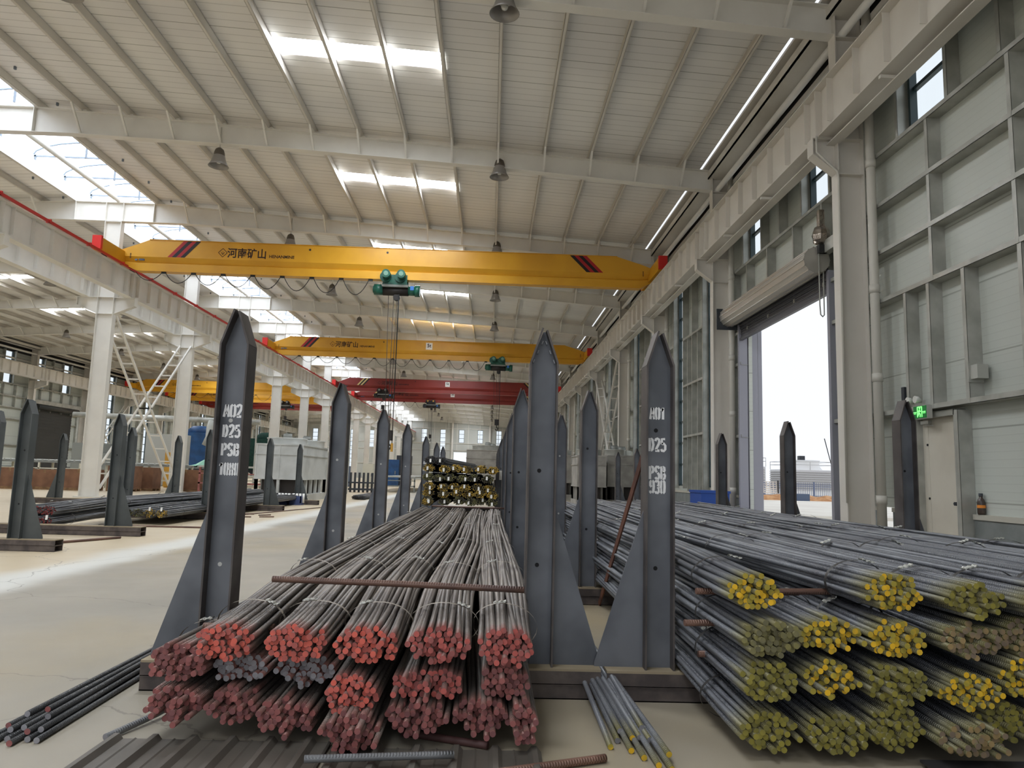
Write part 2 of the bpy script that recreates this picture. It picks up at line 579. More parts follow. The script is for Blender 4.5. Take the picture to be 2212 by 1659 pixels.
def end_mat(name, a, b, n=900):
    """Sprayed bar ends: a and b differ from bar to bar."""
    m = mat(name, a, 0.65, col2=b, scale=9, lo=0.42, hi=0.58, detail=1, coord='Object', rnd=0.12)
    N, L = m.node_tree.nodes, m.node_tree.links
    oi = N.new('ShaderNodeObjectInfo')
    nz = [x for x in N if x.type == 'TEX_NOISE'][0]
    ad = N.new('ShaderNodeVectorMath'); ad.operation = 'MULTIPLY_ADD'
    cb = N.new('ShaderNodeCombineXYZ')
    for i in range(3):
        L.new(oi.outputs['Random'], cb.inputs[i])
    L.new(cb.outputs[0], ad.inputs[0]); ad.inputs[1].default_value = (37, 61, 83)
    L.new([x for x in N if x.type == 'TEX_COORD'][0].outputs['Object'], ad.inputs[2])
    L.new(ad.outputs[0], nz.inputs['Vector'])


end_mat('end_red_bright', (214, 100, 84), (182, 96, 88))
end_mat('end_red_dull', (150, 88, 84), (122, 76, 76))
end_mat('end_red_mid', (190, 94, 86), (152, 86, 82))
end_mat('end_silver', (140, 138, 142), (120, 118, 122))
end_mat('end_yellow_bright', (226, 178, 32), (160, 144, 52))
end_mat('end_yellow_dull', (142, 132, 52), (118, 112, 54))
end_mat('end_olive_grey', (128, 122, 74), (108, 104, 76))
end_mat('end_yellow_tan', (150, 126, 84), (120, 104, 88))
end_mat('end_gold_far', (196, 158, 58), (88, 76, 40))
end_mat('end_green_far', (112, 108, 62), (66, 62, 46))
end_mat('end_dark_far', (64, 62, 60), (44, 42, 42))
end_mat('end_maroon_far', (140, 48, 42), (96, 34, 32))

# ------------------------------------------------------------------ the hall
BAY = 7.32
FR = {k: 12.3 + BAY * k for k in range(-3, 17)}       # portal frames along the hall
Y0, Y1 = -9.9, 129.6
XR, XL, XC = 6.65, -35.25, -14.3                       # wall faces, ridge line
rf_top = lambda x: 10.9 - 0.0575 * max(0.0, abs(x - XC) - 1.5)


def rf_bot(x):
    d = abs(x - XC)
    pts = [(0, 10.17), (2.5, 10.17), (8.1, 10.0), (14.3, 9.67), (20.9, 9.2)]
    for (a, za), (b, zb) in zip(pts, pts[1:]):
        if d <= b:
            return za + (zb - za) * (d - a) / (b - a)
    return 9.2


m = MB()
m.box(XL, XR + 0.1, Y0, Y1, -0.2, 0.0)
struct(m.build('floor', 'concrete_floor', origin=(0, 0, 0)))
m = MB()
m.box(-300, 400, -120, 420, -0.5, -0.22)
struct(m.build('ground', 'road', origin=(0, 0, 0)))


def wall(name, axis, c, t, a0, a1, z0, z1, holes, mats, top=None):
    """A sheet wall at plane c (thickness t) with rectangular openings (a0, a1, z0, z1) and their reveals."""
    mb = MB()
    A = sorted({a0, a1} | {h[0] for h in holes} | {h[1] for h in holes})
    Z = sorted({z0, z1} | {h[2] for h in holes} | {h[3] for h in holes})
    A = [a for a in A if a0 <= a <= a1]
    Z = [z for z in Z if z0 <= z <= z1]

    def P(a, z, d):
        return (c + d, a, z) if axis == 'x' else (a, c + d, z)
    for i in range(len(A) - 1):
        run = None
        for j in range(len(Z) - 1):
            am, zm = (A[i] + A[i + 1]) / 2, (Z[j] + Z[j + 1]) / 2
            if any(h[0] < am < h[1] and h[2] < zm < h[3] for h in holes):
                continue
            for d in (0, t):
                mb.add([P(A[i], Z[j], d), P(A[i + 1], Z[j], d), P(A[i + 1], Z[j + 1], d), P(A[i], Z[j + 1], d)], [(0, 1, 2, 3)])
    for h in holes:
        q = [(h[0], h[2]), (h[1], h[2]), (h[1], h[3]), (h[0], h[3])]
        for k in range(4):
            (u0, w0), (u1, w1) = q[k], q[(k + 1) % 4]
            mb.add([P(u0, w0, 0), P(u1, w1, 0), P(u1, w1, t), P(u0, w0, t)], [(0, 1, 2, 3)])
    return struct(mb.build(name, mats, origin=(0, 0, 0)))


# openings
HR, HL, HE = [], [], []            # right wall, left wall, far end wall
DOOR_R = (13.72, 18.72, 0.0, 5.25)
EXIT_R = (10.12, 11.06, 0.0, 2.25)
DOOR_L = (57.3, 62.5, 0.0, 5.2)
for k in range(-3, 16):
    f = FR[k]
    for a, b in ((1.3, 2.5), (4.92, 6.12)):
        HR.append((f + a, f + b, 6.85 if k in (-1, 0) else 1.0, 9.1))
    for a, b in ((0.6, 1.75), (4.3, 5.45)):
        HL.append((f + a, f + b, 6.75 if k in (5, 6) else 1.0, 9.2))
for x in (-12.2, -8.92, -5.64, -2.36, 0.92, 3.9):
    HE.append((x, x + 0.95, 3.0 if abs(x + 8.92) < 0.1 or x > 0 else 6.56, 8.85))
for x in (-18.0, -21.3, -24.6, -27.9, -31.2):
    HE.append((x, x + 0.95, 1.2 if x < -24 else 5.4, 8.4))
HE.append((-6.45, -3.85, 0.0, 4.9))
wall('wall_right', 'x', XR, 0.09, Y0, Y1, 0.85, 10.05, HR + [DOOR_R, EXIT_R], 'wall_sheet')
wall('wall_left', 'x', XL - 0.09, 0.09, Y0, Y1, 0.85, 10.05, HL + [DOOR_L], 'wall_sheet')
wall('wall_far', 'y', Y1, 0.09, XL, XR, 0.0, 10.9, HE, 'wall_sheet_end')

mb = MB()                          # plinth walls with plastered caps
for a, b in ((Y0, EXIT_R[0] - 0.2), (EXIT_R[1] + 0.2, 11.95), (12.65, DOOR_R[0] - 0.1), (DOOR_R[1] + 0.1, Y1)):
    mb.box(XR - 0.06, XR + 0.12, a, b, 0, 0.78, 0)
    mb.box(XR - 0.08, XR + 0.14, a, b, 0.78, 0.85, 1)
struct(mb.build('baseboard_right', ['low_wall', 'plaster_cap'], origin=(0, 0, 0)))
mb = MB()
for a, b in ((Y0, DOOR_L[0]), (DOOR_L[1], Y1)):
    mb.box(XL - 0.12, XL + 0.06, a, b, 0, 0.85)
struct(mb.build('baseboard_left', 'low_wall', origin=(0, 0, 0)))


# windows: dark frame with cross bars, glass as a child
def window(n, axis, c, a0, a1, z0, z1, side='R', step=0.75, depth=0.1):
    mb, g = MB(), MB()
    fr = 0.055

    def B(m_, u0, u1, v0, v1, d0, d1):
        m_.box(c + d0, c + d1, u0, u1, v0, v1) if axis == 'x' else m_.box(u0, u1, c + d0, c + d1, v0, v1)
    di, do = {'R': (-.09, .03), 'L': (-.03, .09), 'E': (-.05, .05)}[side]
    B(mb, a0, a0 + fr, z0, z1, di, do)
    B(mb, a1 - fr, a1, z0, z1, di, do)
    B(mb, a0, a1, z0, z0 + fr, -depth / 2, depth / 2)
    B(mb, a0, a1, z1 - fr, z1, -depth / 2, depth / 2)
    k = max(1, round((z1 - z0) / step))
    for i in range(1, k):
        z = z0 + (z1 - z0) * i / k
        B(mb, a0, a1, z - 0.03, z + 0.03, -0.04, 0.04)
    o = mb.build('window_%d' % n, 'window_frame')
    struct(o)
    B(g, a0 + 0.02, a1 - 0.02, z0 + 0.02, z1 - 0.02, -0.004, 0.004)
    g.build('pane', 'window_glass', o)


n = 1
for h in HR:
    window(n, 'x', XR + 0.05, *h); n += 1
for h in HL:
    window(n, 'x', XL - 0.05, *h, side='L'); n += 1
for h in HE[:-1]:
    window(n, 'y', Y1 + 0.05, *h, side='E'); n += 1

# roof sheets, with a translucent sheet in every bay on both slopes, and the glazed ridge left open
SKY_R = [(FR[k] + 3.02, FR[k] + 3.68) for k in range(-3, 16)]
mb = MB()


def slope(x):
    return rf_top(x) + 0.215


def roof_cells(xs, ys, skip):
    for i in range(len(xs) - 1):
        for j in range(len(ys) - 1):
            if skip((xs[i] + xs[i + 1]) / 2, (ys[j] + ys[j + 1]) / 2):
                continue
            a, b, c, d = xs[i], xs[i + 1], ys[j], ys[j + 1]
            mb.add([(a, c, slope(a)), (b, c, slope(b)), (b, d, slope(b)), (a, d, slope(a))], [(0, 1, 2, 3)])
            mb.add([(a, c, slope(a) + .06), (b, c, slope(b) + .06), (b, d, slope(b) + .06), (a, d, slope(a) + .06)], [(3, 2, 1, 0)])


ys = sorted({Y0, Y1} | {y for p in SKY_R for y in p})
in_sky = lambda y: any(a < y < b for a, b in SKY_R)
roof_cells([-12.85, -5.1, -1.34, 5.74], ys, lambda x, y: in_sky(y) and -5.1 < x < -1.34)
roof_cells([-35.3, -27.26, -23.5, -15.75], ys, lambda x, y: in_sky(y) and -27.26 < x < -23.5)
struct(mb.build('ceiling', 'roof_sheet', origin=(0, 0, 0)))
P_X = [5.1 - 1.28 * i for i in range(14)] + [-12.75]
for i, (a, b) in enumerate(SKY_R):
    for s_, x0 in ((0, -5.1), (1, -27.26)):
        mb = MB()
        x1 = x0 + 3.76
        mb.add([(x0, a, slope(x0) + .03), (x1, a, slope(x1) + .03), (x1, b, slope(x1) + .03), (x0, b, slope(x0) + .03)], [(0, 1, 2, 3)])
        struct(mb.build('roof_light', 'skylight_sheet'))

# purlins, one per line
for x in P_X + [2 * XC - q for q in P_X]:
    mb = MB()
    z = rf_top(x)
    sgn = -1 if x > XC else 1
    mb.box(x - 0.006, x + 0.006, Y0, Y1, z, z + 0.2)
    mb.box(min(x, x + sgn * 0.07), max(x, x + sgn * 0.07), Y0, Y1, z, z + 0.008)
    mb.box(min(x, x + sgn * 0.07), max(x, x + sgn * 0.07), Y0, Y1, z + 0.192, z + 0.2)
    mb.box(x + sgn * 0.064, x + sgn * 0.07, Y0, Y1, z, z + 0.03)
    struct(mb.build('roof_purlin', 'white_steel_warm'))

# eaves: soffit strip past a slit of daylight, box gutter, tube, head strip on the wall with the shade put into its dark colour
for sgn, xe, nm in ((1, 5.80, 'right'), (-1, None, 'left')):
    mb = MB()
    X = (lambda v: v) if sgn == 1 else (lambda v: 2 * XC - v)

    def bx(a, b, z0, z1, mi):
        a, b = sorted((X(a), X(b)))
        mb.box(a, b, Y0, Y1, z0, z1, mi)
    bx(5.80, 6.85, 9.98, 10.04, 0)
    bx(5.86, 6.36, 9.60, 9.64, 0)
    bx(5.86, 5.89, 9.60, 9.82, 0)
    bx(6.33, 6.36, 9.60, 9.95, 0)
    bx(6.42, 6.56, 9.30, 9.42, 1)
    bx(6.52, 6.56, 8.62, 8.74, 1)
    bx(6.60, 6.645, 9.15, 9.95, 2)
    o = mb.build('trim_1' if sgn == 1 else 'trim_2', ['white_steel_warm', 'white_steel', 'gap_shade'], origin=(0, 0, 0))
    struct(o)
    mb = MB()
    mb.cyl((X(6.12), Y0, 9.28), (X(6.12), Y1, 9.28), 0.075, 12)
    struct(mb.build('trim_3' if sgn == 1 else 'trim_4', 'white_steel', origin=(0, 0, 0)))


# portal frames: columns, corbels, tapered roof beams with fly braces
def hsec_x(mb, x0, x1, y, z0, z1, fw=0.26, tf=0.016, tw=0.012, mi=0):
    """I column whose web lies across the hall."""
    mb.box(x0, x0 + tf, y - fw / 2, y + fw / 2, z0, z1, mi)
    mb.box(x1 - tf, x1, y - fw / 2, y + fw / 2, z0, z1, mi)
    mb.box(x0 + tf, x1 - tf, y - tw / 2, y + tw / 2, z0, z1, mi)


def corbel(mb, xr, xt, y, z=7.27):
    """Crane-beam bracket from root xr to tip xt."""
    for d0, d1 in ((0.02, 0.0),):
        mb.prism([(xr, z), (xt, z), (xt, z - 0.3), (xr, z - 0.62)], y - 0.007, y + 0.007, 'y')
    a, b = sorted((xr, xt))
    mb.box(a, b, y - 0.11, y + 0.11, z - 0.014, z)
    mb.bar((xr, y, z - 0.62), (xt, y, z - 0.3), 0.22, 0.014, up=(0, 0, 1))
    mb.box(xt - 0.007, xt + 0.007, y - 0.11, y + 0.11, z - 0.3, z)


def stiff(mb, x0, x1, y, z, fw=0.25):
    mb.box(x0, x1, y - fw / 2, y + fw / 2, z - 0.006, z + 0.006)


for k, f in FR.items():
    mb = MB()
    hsec_x(mb, 5.95, 6.42, f, 0.0, 9.75)
    corbel(mb, 5.95, 5.52, f)
    for z in (7.27, 6.62, 9.2):
        stiff(mb, 5.96, 6.41, f, z)
    mb.box(5.85, 6.5, f - 0.22, f + 0.22, 0, 0.03)
    struct(mb.build('wall_column', 'white_steel_warm'))
    mb = MB()
    hsec_x(mb, -14.6, -14.0, f, 0.0, 10.17)
    corbel(mb, -14.0, -13.25, f)
    corbel(mb, -14.6, -15.35, f)
    for z in (7.27, 6.65, 10.15):
        stiff(mb, -14.59, -14.01, f, z)
    mb.box(-14.7, -13.9, f - 0.25, f + 0.25, 0, 0.03)
    struct(mb.build('middle_column', 'white_steel'))
    mb = MB()
    hsec_x(mb, -35.02, -34.55, f, 0.0, 9.75)
    corbel(mb, -34.55, -33.7, f)
    for z in (7.27, 6.62, 9.2):
        stiff(mb, -35.01, -34.56, f, z)
    struct(mb.build('wall_column', 'white_steel_warm'))
    # roof beam, wall to wall
    mb = MB()
    xs = [-34.6, -28.5, -22.4, -16.8, -15.8, XC, -12.8, -11.8, -6.2, 0, 5.95]
    for a, b in zip(xs, xs[1:]):
        for y in (f - 0.006, f + 0.006):
            mb.add([(a, y, rf_bot(a)), (b, y, rf_bot(b)), (b, y, rf_top(b)), (a, y, rf_top(a))], [(0, 1, 2, 3)])
        for fn, t in ((rf_bot, 0.014), (rf_top, -0.014)):
            mb.add([(a, f - 0.12, fn(a)), (b, f - 0.12, fn(b)), (b, f + 0.12, fn(b)), (a, f + 0.12, fn(a)),
                    (a, f - 0.12, fn(a) + t), (b, f - 0.12, fn(b) + t), (b, f + 0.12, fn(b) + t), (a, f + 0.12, fn(a) + t)],
                   [(0, 1, 2, 3), (7, 6, 5, 4), (0, 4, 5, 1), (3, 2, 6, 7)])
    for x in (-12.85, -15.75, -14.62, -13.98):
        mb.box(x - 0.007, x + 0.007, f - 0.12, f + 0.12, rf_bot(x), rf_top(x))
    for x in P_X[:14] + [2 * XC - q for q in P_X[:14]]:
        xb = x - 0.03
        for s in (-1, 1):
            mb.bar((xb, f + s * 0.02, rf_bot(xb) + 0.03), (xb, f + s * 0.62, rf_top(xb) + 0.03), 0.05, 0.05)
        mb.box(x - 0.06, x + 0.1, f - 0.09, f + 0.09, rf_top(x), rf_top(x) + 0.05)
    struct(mb.build('roof_beam', 'white_steel', origin=(0, f, 0)))

# crane runway beams with stiffeners and rails
for x, fw, nm, mt in ((5.74, 0.3, 'a', 'white_steel_warm'), (-13.52, 0.34, 'b', 'white_steel'), (-15.08, 0.34, 'c', 'white_steel'), (-33.95, 0.34, 'd', 'white_steel_warm')):
    mb = MB()
    mb.box(x - fw / 2, x + fw / 2, Y0, Y1, 8.2, 8.22)
    mb.box(x - 0.14, x + 0.14, Y0, Y1, 7.28, 7.3)
    mb.box(x - 0.008, x + 0.008, Y0, Y1, 7.3, 8.2)
    y = FR[-3] + 0.46
    while y < Y1:
        mb.box(x - 0.12, x + 0.12, y - 0.005, y + 0.005, 7.42, 8.2)
        y += BAY / 8
    for k, f in FR.items():
        mb.box(x - 0.13, x + 0.13, f - 0.14, f + 0.14, 7.27, 7.285)
        mb.box(x - 0.12, x + 0.12, f - 0.02, f - 0.005, 7.3, 8.2)
        mb.box(x - 0.12, x + 0.12, f + 0.005, f + 0.02, 7.3, 8.2)
    struct(mb.build('crane_beam', mt, origin=(x, 0, 0)))
    mb = MB()
    mb.box(x - 0.03, x + 0.03, Y0, Y1, 8.22, 8.27)
    struct(mb.build('crane_rail', 'rail_steel', origin=(x, 0, 0)))
# right beam: lower tie channel beside it with cleats; left beam: red conductor rail
mb = MB()
mb.box(5.90, 5.94, Y0, Y1, 7.34, 7.36)
mb.box(5.80, 6.0, Y0, Y1, 7.18, 7.2)
for k in range(-3, 16):
    for d in (BAY * .36, BAY * .7):
        mb.box(5.6, 6.0, FR[k] + d - .03, FR[k] + d + .03, 7.2, 7.25)
struct(mb.build('trim_5', 'white_steel_warm', origin=(0, 0, 0)))
mb = MB()
mb.box(-13.30, -13.24, Y0, Y1, 8.225, 8.30)
y = Y0 + 0.5
while y < Y1:
    mb.box(-13.36, -13.22, y - .03, y + .03, 8.225, 8.33)
    y += 2.2
struct(mb.build('trim_6', 'rail_red', origin=(0, 0, 0)))

# wall girts and studs (galvanised sections standing off the sheets)
def girts(k, side):
    mb = MB()
    f, g = FR[k], FR[k] + BAY
    if side == 'R':
        X0, X1 = 6.44, 6.645
        wins = ((1.3, 2.5), (4.92, 6.12))
    else:
        X0, X1 = -35.245, -35.04
        wins = ((0.6, 1.75), (4.3, 5.45))
    door = DOOR_R if (side == 'R' and k == 0) else DOOR_L if (side == 'L' and k == 6) else None
    low = (6.85 if side == 'R' else 6.75) if (door or (side == 'R' and k == -1) or (side == 'L' and k == 5)) else 1.0
    zs = [6.76, 5.88, 5.06, 4.23, 2.34] if low > 2 else [5.9, 4.3, 2.6]
    zs = [7.85, 8.72] + zs

    def H(a, b, z):
        mb.box(X0, X1, a, b, z - 0.006, z)
        s_ = (X0, X0 + 0.006) if side == 'R' else (X1 - 0.006, X1)
        mb.box(s_[0], s_[1], a, b, z - 0.006, z + 0.07)

    def V(y, z0, z1):
        mb.box(X0, X1, y - 0.006, y, z0, z1)
        s_ = (X0 + 0.002, X0 + 0.008) if side == 'R' else (X1 - 0.008, X1 - 0.002)
        mb.box(s_[0], s_[1], y - 0.006, y + 0.07, z0, z1)
    for z in zs:
        segs = [(f + 0.02, g - 0.02)]
        cuts = [(f + a - 0.05, f + b + 0.05) for a, b in wins] if z > low + 0.05 else []
        if door and z < door[3] - 0.05:
            cuts = cuts + [(door[0], door[1])]
        for c0, c1 in cuts:
            new = []
            for a, b in segs:
                if c1 <= a or c0 >= b:
                    new.append((a, b))
                else:
                    if c0 > a: new.append((a, c0))
                    if c1 < b: new.append((c1, b))
            segs = new
        for a, b in segs:
            H(a, b, z)
    for a, b in wins:
        V(f + a - 0.05, low - .08, 9.2)
        V(f + b + 0.05, low - .08, 9.2)
    mids = [3.75] if side == 'R' else [2.9]
    for d in mids:
        V(f + d, max(low, 6.76) if low > 2 else 0.85, 9.2)
    if low > 2:
        z_lo = 2.34 if not door else door[3] + 0.1
        if side == 'R' and k == -1:
            for y in (10.37, 8.60, 6.6):
                V(y, 4.23, 6.76)
            for y in (11.10, 10.49, 9.67, 8.57, 7.4, 6.2):
                V(y, 2.34, 4.23)
            for y in (11.12, 9.96, 8.4):
                V(y, 0.0 if y > 9 else 0.85, 2.28)
        else:
            for d in (0.35, 1.6, 3.0, 4.5, 5.9, 7.0):
                V(f + d, 5.06, 6.76)
            for d in (0.35, 7.0):
                V(f + d, 0.85, 5.06)
    elif True:
        for d in (3.1, 4.3):
            V(f + d, 0.85, 5.9)
    return struct(mb.build('wall_girt', 'galvanised'))


for k in range(-3, 16):
    girts(k, 'R')
    girts(k, 'L')
mb = MB()                             # heavy lintel over the two goods doors
mb.box(6.30, 6.44, FR[0] + 0.1, FR[1] - 0.1, 5.62, 5.86)
mb.box(-35.05, -34.9, FR[6] + 0.1, FR[7] - 0.1, 5.62, 5.9)
struct(mb.build('trim_7', 'galvanised', origin=(0, 0, 0)))
# end wall: posts and rails
mb = MB()
for x in (-26.0, -20.3, -6.75, -0.2):
    mb.box(x - .15, x + .15, Y1 - .35, Y1 - .05, 0, rf_top(x) - .1)
for z in (2.6, 5.2, 6.4, 9.0):
    mb.box(XL, XR, Y1 - .1, Y1 - .005, z, z + .08)
for x in range(-34, 6, 2):
    mb.box(x, x + .07, Y1 - .09, Y1 - .005, 5.2, 10.0)
struct(mb.build('trim_8', 'white_steel_warm', origin=(0, 0, 0)))

# glazed ridge: throat walls, arched translucent roof, ribs, posts, centre tube
mb = MB()
for s in (-1, 1):
    x = XC + s * 1.45
    mb.box(min(x, x + s * .05), max(x, x + s * .05), Y0, Y1, 10.9, 11.35, 0)
    mb.box(min(x + s * .06, x + s * .12), max(x + s * .06, x + s * .12), Y0, Y1, 10.92, 11.1, 0)
    mb.box(min(XC + s * 2.05, XC + s * 2.1), max(XC + s * 2.05, XC + s * 2.1), Y0, Y1, 11.3, 11.9, 1)
    mb.box(min(XC + s * 1.46, XC + s * 2.1), max(XC + s * 1.46, XC + s * 2.1), Y0, Y1, 11.28, 11.31, 0)
struct(mb.build('trim_9', ['white_steel', 'monitor_side'], origin=(0, 0, 0)))
mb = MB()
arc = [(XC + 2.1 * math.cos(q), 11.9 + 0.55 * math.sin(q)) for q in [PI * i / 10 for i in range(11)]]
for a, b in zip(arc, arc[1:]):
    mb.add([(a[0], Y0, a[1]), (b[0], Y0, b[1]), (b[0], Y1, b[1]), (a[0], Y1, a[1])], [(0, 1, 2, 3)])
struct(mb.build('ridge_light', 'monitor_roof', origin=(0, 0, 0)))
mb = MB()
y = FR[-3]
while y < Y1:
    mb.tube([(p[0], y, p[1] - 0.03) for p in arc], 0.03, 5, 0, smooth=False)
    mb.bar((XC - 2.05, y, 11.85), (XC + 2.05, y, 11.85), 0.05, 0.05)
    for s in (-1, 1):
        mb.bar((XC + s * 2.0, y, 11.0), (XC + s * 2.0, y, 11.9), 0.05, 0.05)
    mb.bar((XC + 0.75, y + .1, 11.1), (XC + 0.75, y + .1, 11.95), 0.05, 0.05)
    y += BAY / 4
mb.box(XC + 0.78, XC + 0.84, Y0, Y1, 11.6, 11.64)
mb.box(XC - 1.1, XC - 1.04, Y0, Y1, 11.7, 11.74)
struct(mb.build('trim_10', 'monitor_bar', origin=(0, 0, 0)))
mb = MB()
mb.cyl((XC + .1, Y0, 10.98), (XC + .1, Y1, 10.98), 0.085, 12)
for k, f in FR.items():
    mb.cyl((XC - .5, f + .5, 10.9), (XC - .5, f + .5, 11.8), 0.09, 10)
struct(mb.build('trim_11', 'white_steel', origin=(0, 0, 0)))


# lattice braces between columns (two members with rungs)
def lattice(name, a, b, dx, n=12, wd=0.07, mt='white_steel'):
    mb = MB()
    a, b = Vector(a), Vector(b)
    o = Vector((dx, 0, 0))
    mb.bar(a - o, b - o, wd, wd)
    mb.bar(a + o, b + o, wd, wd)
    for i in range(1, n):
        p = a.lerp(b, i / n)
        mb.bar(p - o, p + o, 0.05, 0.05)
    return struct(mb.build(name, mt))


for k in (2, 7, 11):
    lattice('column_brace', (XC, FR[k] + .2, 6.7), (XC, FR[k + 1] - .2, 0.3), 0.25)
    lattice('column_brace', (XC, FR[k + 1] - .2, 6.7), (XC, FR[k] + .2, 0.3), 0.25)
lattice('column_brace', (6.05, FR[3] + .15, 6.7), (6.05, FR[4] - .2, 0.4), 0.17, mt='white_steel_warm')
lattice('column_brace', (6.05, FR[4] - .15, 6.7), (6.05, FR[3] + .2, 0.4), 0.17, mt='white_steel_warm')
lattice('column_brace', (-34.8, FR[7] + .15, 6.7), (-34.8, FR[8] - .2, 0.4), 0.2)
lattice('column_brace', (-34.8, FR[8] - .15, 6.7), (-34.8, FR[7] + .2, 0.4), 0.2)

# ------------------------------------------------------------------ goods doors, exit door and what hangs by them
d1 = link('door_1', None, None, (6.4, 16.2, 0))
struct(d1)
mb = MB()
prof = [(6.19 + 0.26 * math.cos(q), 5.50 + 0.26 * math.sin(q)) for q in [2 * PI * i / 14 for i in range(14)]]
mb.prism(prof, 13.62, 18.86, 'y')
for i in range(14):
    p = prof[i]
    mb.bar((p[0], 13.62, p[1]), (p[0], 18.86, p[1]), 0.02, 0.02)
mb.build('barrel', 'shutter', d1)
mb = MB()
for i in range(6):
    z = 5.36 - i * 0.075
    x = 6.40 + 0.02 * min(i, 3)
    mb.box(x, x + 0.03, 13.66, 18.8, z - 0.07, z, 0)
    mb.box(x - 0.012, x, 13.66, 18.8, z - 0.045, z - 0.02, 0)
mb.box(6.42, 6.5, 13.66, 18.8, 4.86, 4.92)
mb.build('curtain', 'shutter_dark', d1)
for y in (18.86,):
    mb = MB()
    mb.box(5.86, 6.5, y, y + 0.03, 5.16, 5.72)
    for z in (5.2, 5.44, 5.68):
        mb.box(5.88, 5.9, y - .01, y + .04, z - .015, z + .015)
    mb.build('end_plate', 'plate_dark', d1)
for y in (13.60, 18.74):
    mb = MB()
    mb.box(6.40, 6.62, y, y + 0.1, 0, 5.3)
    mb.box(6.64, 7.0, y if y > 15 else y + 0.05, y + (0.06 if y > 15 else 0.11), 0, 5.2)
    mb.build('guide_rail', 'jamb_lilac', d1)
mb = MB()
rng = random.Random(4)
mb.add([(6.28 + 0.19 * rng.uniform(.75, 1.1) * math.cos(2 * PI * i / 9) * math.sin(PI * (j + .5) / 7), 13.62 + 0.2 * math.sin(2 * PI * i / 9) * math.sin(PI * (j + .5) / 7),
         5.98 + 0.22 * rng.uniform(.8, 1.1) * math.cos(PI * (j + .5) / 7)) for j in range(7) for i in range(9)],
       [(j * 9 + i, j * 9 + (i + 1) % 9, j * 9 + 9 + (i + 1) % 9, j * 9 + 9 + i) for j in range(6) for i in range(9)])
mb.box(6.24, 6.34, 13.58, 13.7, 5.9, 6.5)
mb.build('motor', 'foil', d1)
mb = MB()
mb.box(6.2, 6.36, 13.52, 13.66, 5.62, 5.78)
mb.build('motor_box', 'black_box', d1)
mb = MB()
mb.tube([(6.22, 13.6, 5.7), (6.22, 13.6, 4.6), (6.24, 13.62, 4.42), (6.28, 13.62, 4.38), (6.32, 13.64, 4.42), (6.33, 13.66, 4.6), (6.33, 13.66, 5.7)], 0.012, 6)
mb.build('chain', 'plastic_grey', d1)

d3 = link('door_3', None, None, (-35.1, 59.9, 0))
struct(d3)
mb = MB()
for i in range(46):
    mb.box(-35.2, -35.17 + 0.015 * (i % 2), 57.3, 62.5, i * .113, i * .113 + .113)
mb.build('curtain', 'shutter_closed', d3)
mb = MB()
mb.cyl((-34.9, 57.2, 5.4), (-34.9, 62.8, 5.4), 0.22, 12)
mb.build('barrel', 'shutter_closed', d3)

d2 = link('door_2', None, None, (6.66, 10.6, 0))
struct(d2)
mb = MB()
mb.box(6.60, 6.66, 10.14, 11.04, 0.02, 2.22)
mb.box(6.595, 6.60, 10.9, 10.905, 0.02, 2.22)
mb.build('leaf', 'door_leaf', d2)
mb = MB()
mb.box(6.5, 6.7, 10.08, 10.14, 0, 2.3); mb.box(6.5, 6.7, 11.04, 11.1, 0, 2.3); mb.box(6.5, 6.7, 10.08, 11.1, 2.22, 2.3)
mb.build('frame', 'galvanised', d2)
mb = MB()
mb.box(6.55, 6.6, 10.24, 10.29, 0.95, 1.0); mb.bar((6.56, 10.2, .975), (6.56, 10.3, .975), .02, .02)
mb.build('handle', 'plate_dark', d2)
mb = MB()
mb.box(6.54, 6.6, 10.8, 11.0, 2.14, 2.19); mb.bar((6.56, 10.9, 2.13), (6.5, 10.62, 2.1), .02, .015)
mb.build('closer', 'galvanised', d2)
for z in (1.83, 1.03):
    mb = MB()
    mb.cyl((6.59, 10.93, z), (6.602, 10.93, z), 0.018, 10)
    mb.build('bolt', 'hole_dark', d2)

t = thing('exit_sign', (6.4, 10.72, 2.2), 'lit green running-man exit sign above the pale exit door', 'exit sign')
mb = MB()
mb.box(6.36, 6.44, 10.52, 10.86, 2.20, 2.40)
mb.build('housing', 'plastic_grey', t)
mb = MB()
mb.box(6.352, 6.36, 10.53, 10.85, 2.21, 2.39)
mb.build('face', 'sign_green', t)
mb = MB()
yy = lambda v: 10.69 - v
q = 6.347
for a, b, wd in (((-.05, 2.375), (.06, 2.375), .014), ((-.05, 2.225), (-.05, 2.375), .014), ((.06, 2.225), (.06, 2.375), .014),      # door outline
                 ((.005, 2.335), (-.012, 2.29), .022), ((-.012, 2.29), (.02, 2.262), .016), ((.02, 2.262), (.012, 2.228), .014),
                 ((-.012, 2.29), (-.03, 2.258), .016), ((-.03, 2.258), (-.045, 2.24), .014), ((.0, 2.325), (.032, 2.305), .012), ((.0, 2.325), (-.03, 2.31), .012)):
    mb.bar((q, yy(a[0]), a[1]), (q, yy(b[0]), b[1]), .006, wd, up=(0, 0, 1))
mb.cyl((q - .003, yy(.008), 2.355), (q + .003, yy(.008), 2.355), .014, 10)
for s in (-1, 1):
    mb.bar((q, yy(s * .15), 2.30), (q, yy(s * .08), 2.30), .006, .012)
    mb.bar((q, yy(s * .15), 2.28), (q, yy(s * .09), 2.28), .006, .008)
mb.build('pictogram', 'sign_glow', t)
t = thing('emergency_light', (6.4, 10.78, 2.42), 'twin-headed emergency light on the girt above the exit sign', 'emergency light')
mb = MB()
mb.box(6.40, 6.44, 10.68, 10.95, 2.40, 2.48)
mb.build('body', 'plastic_grey', t)
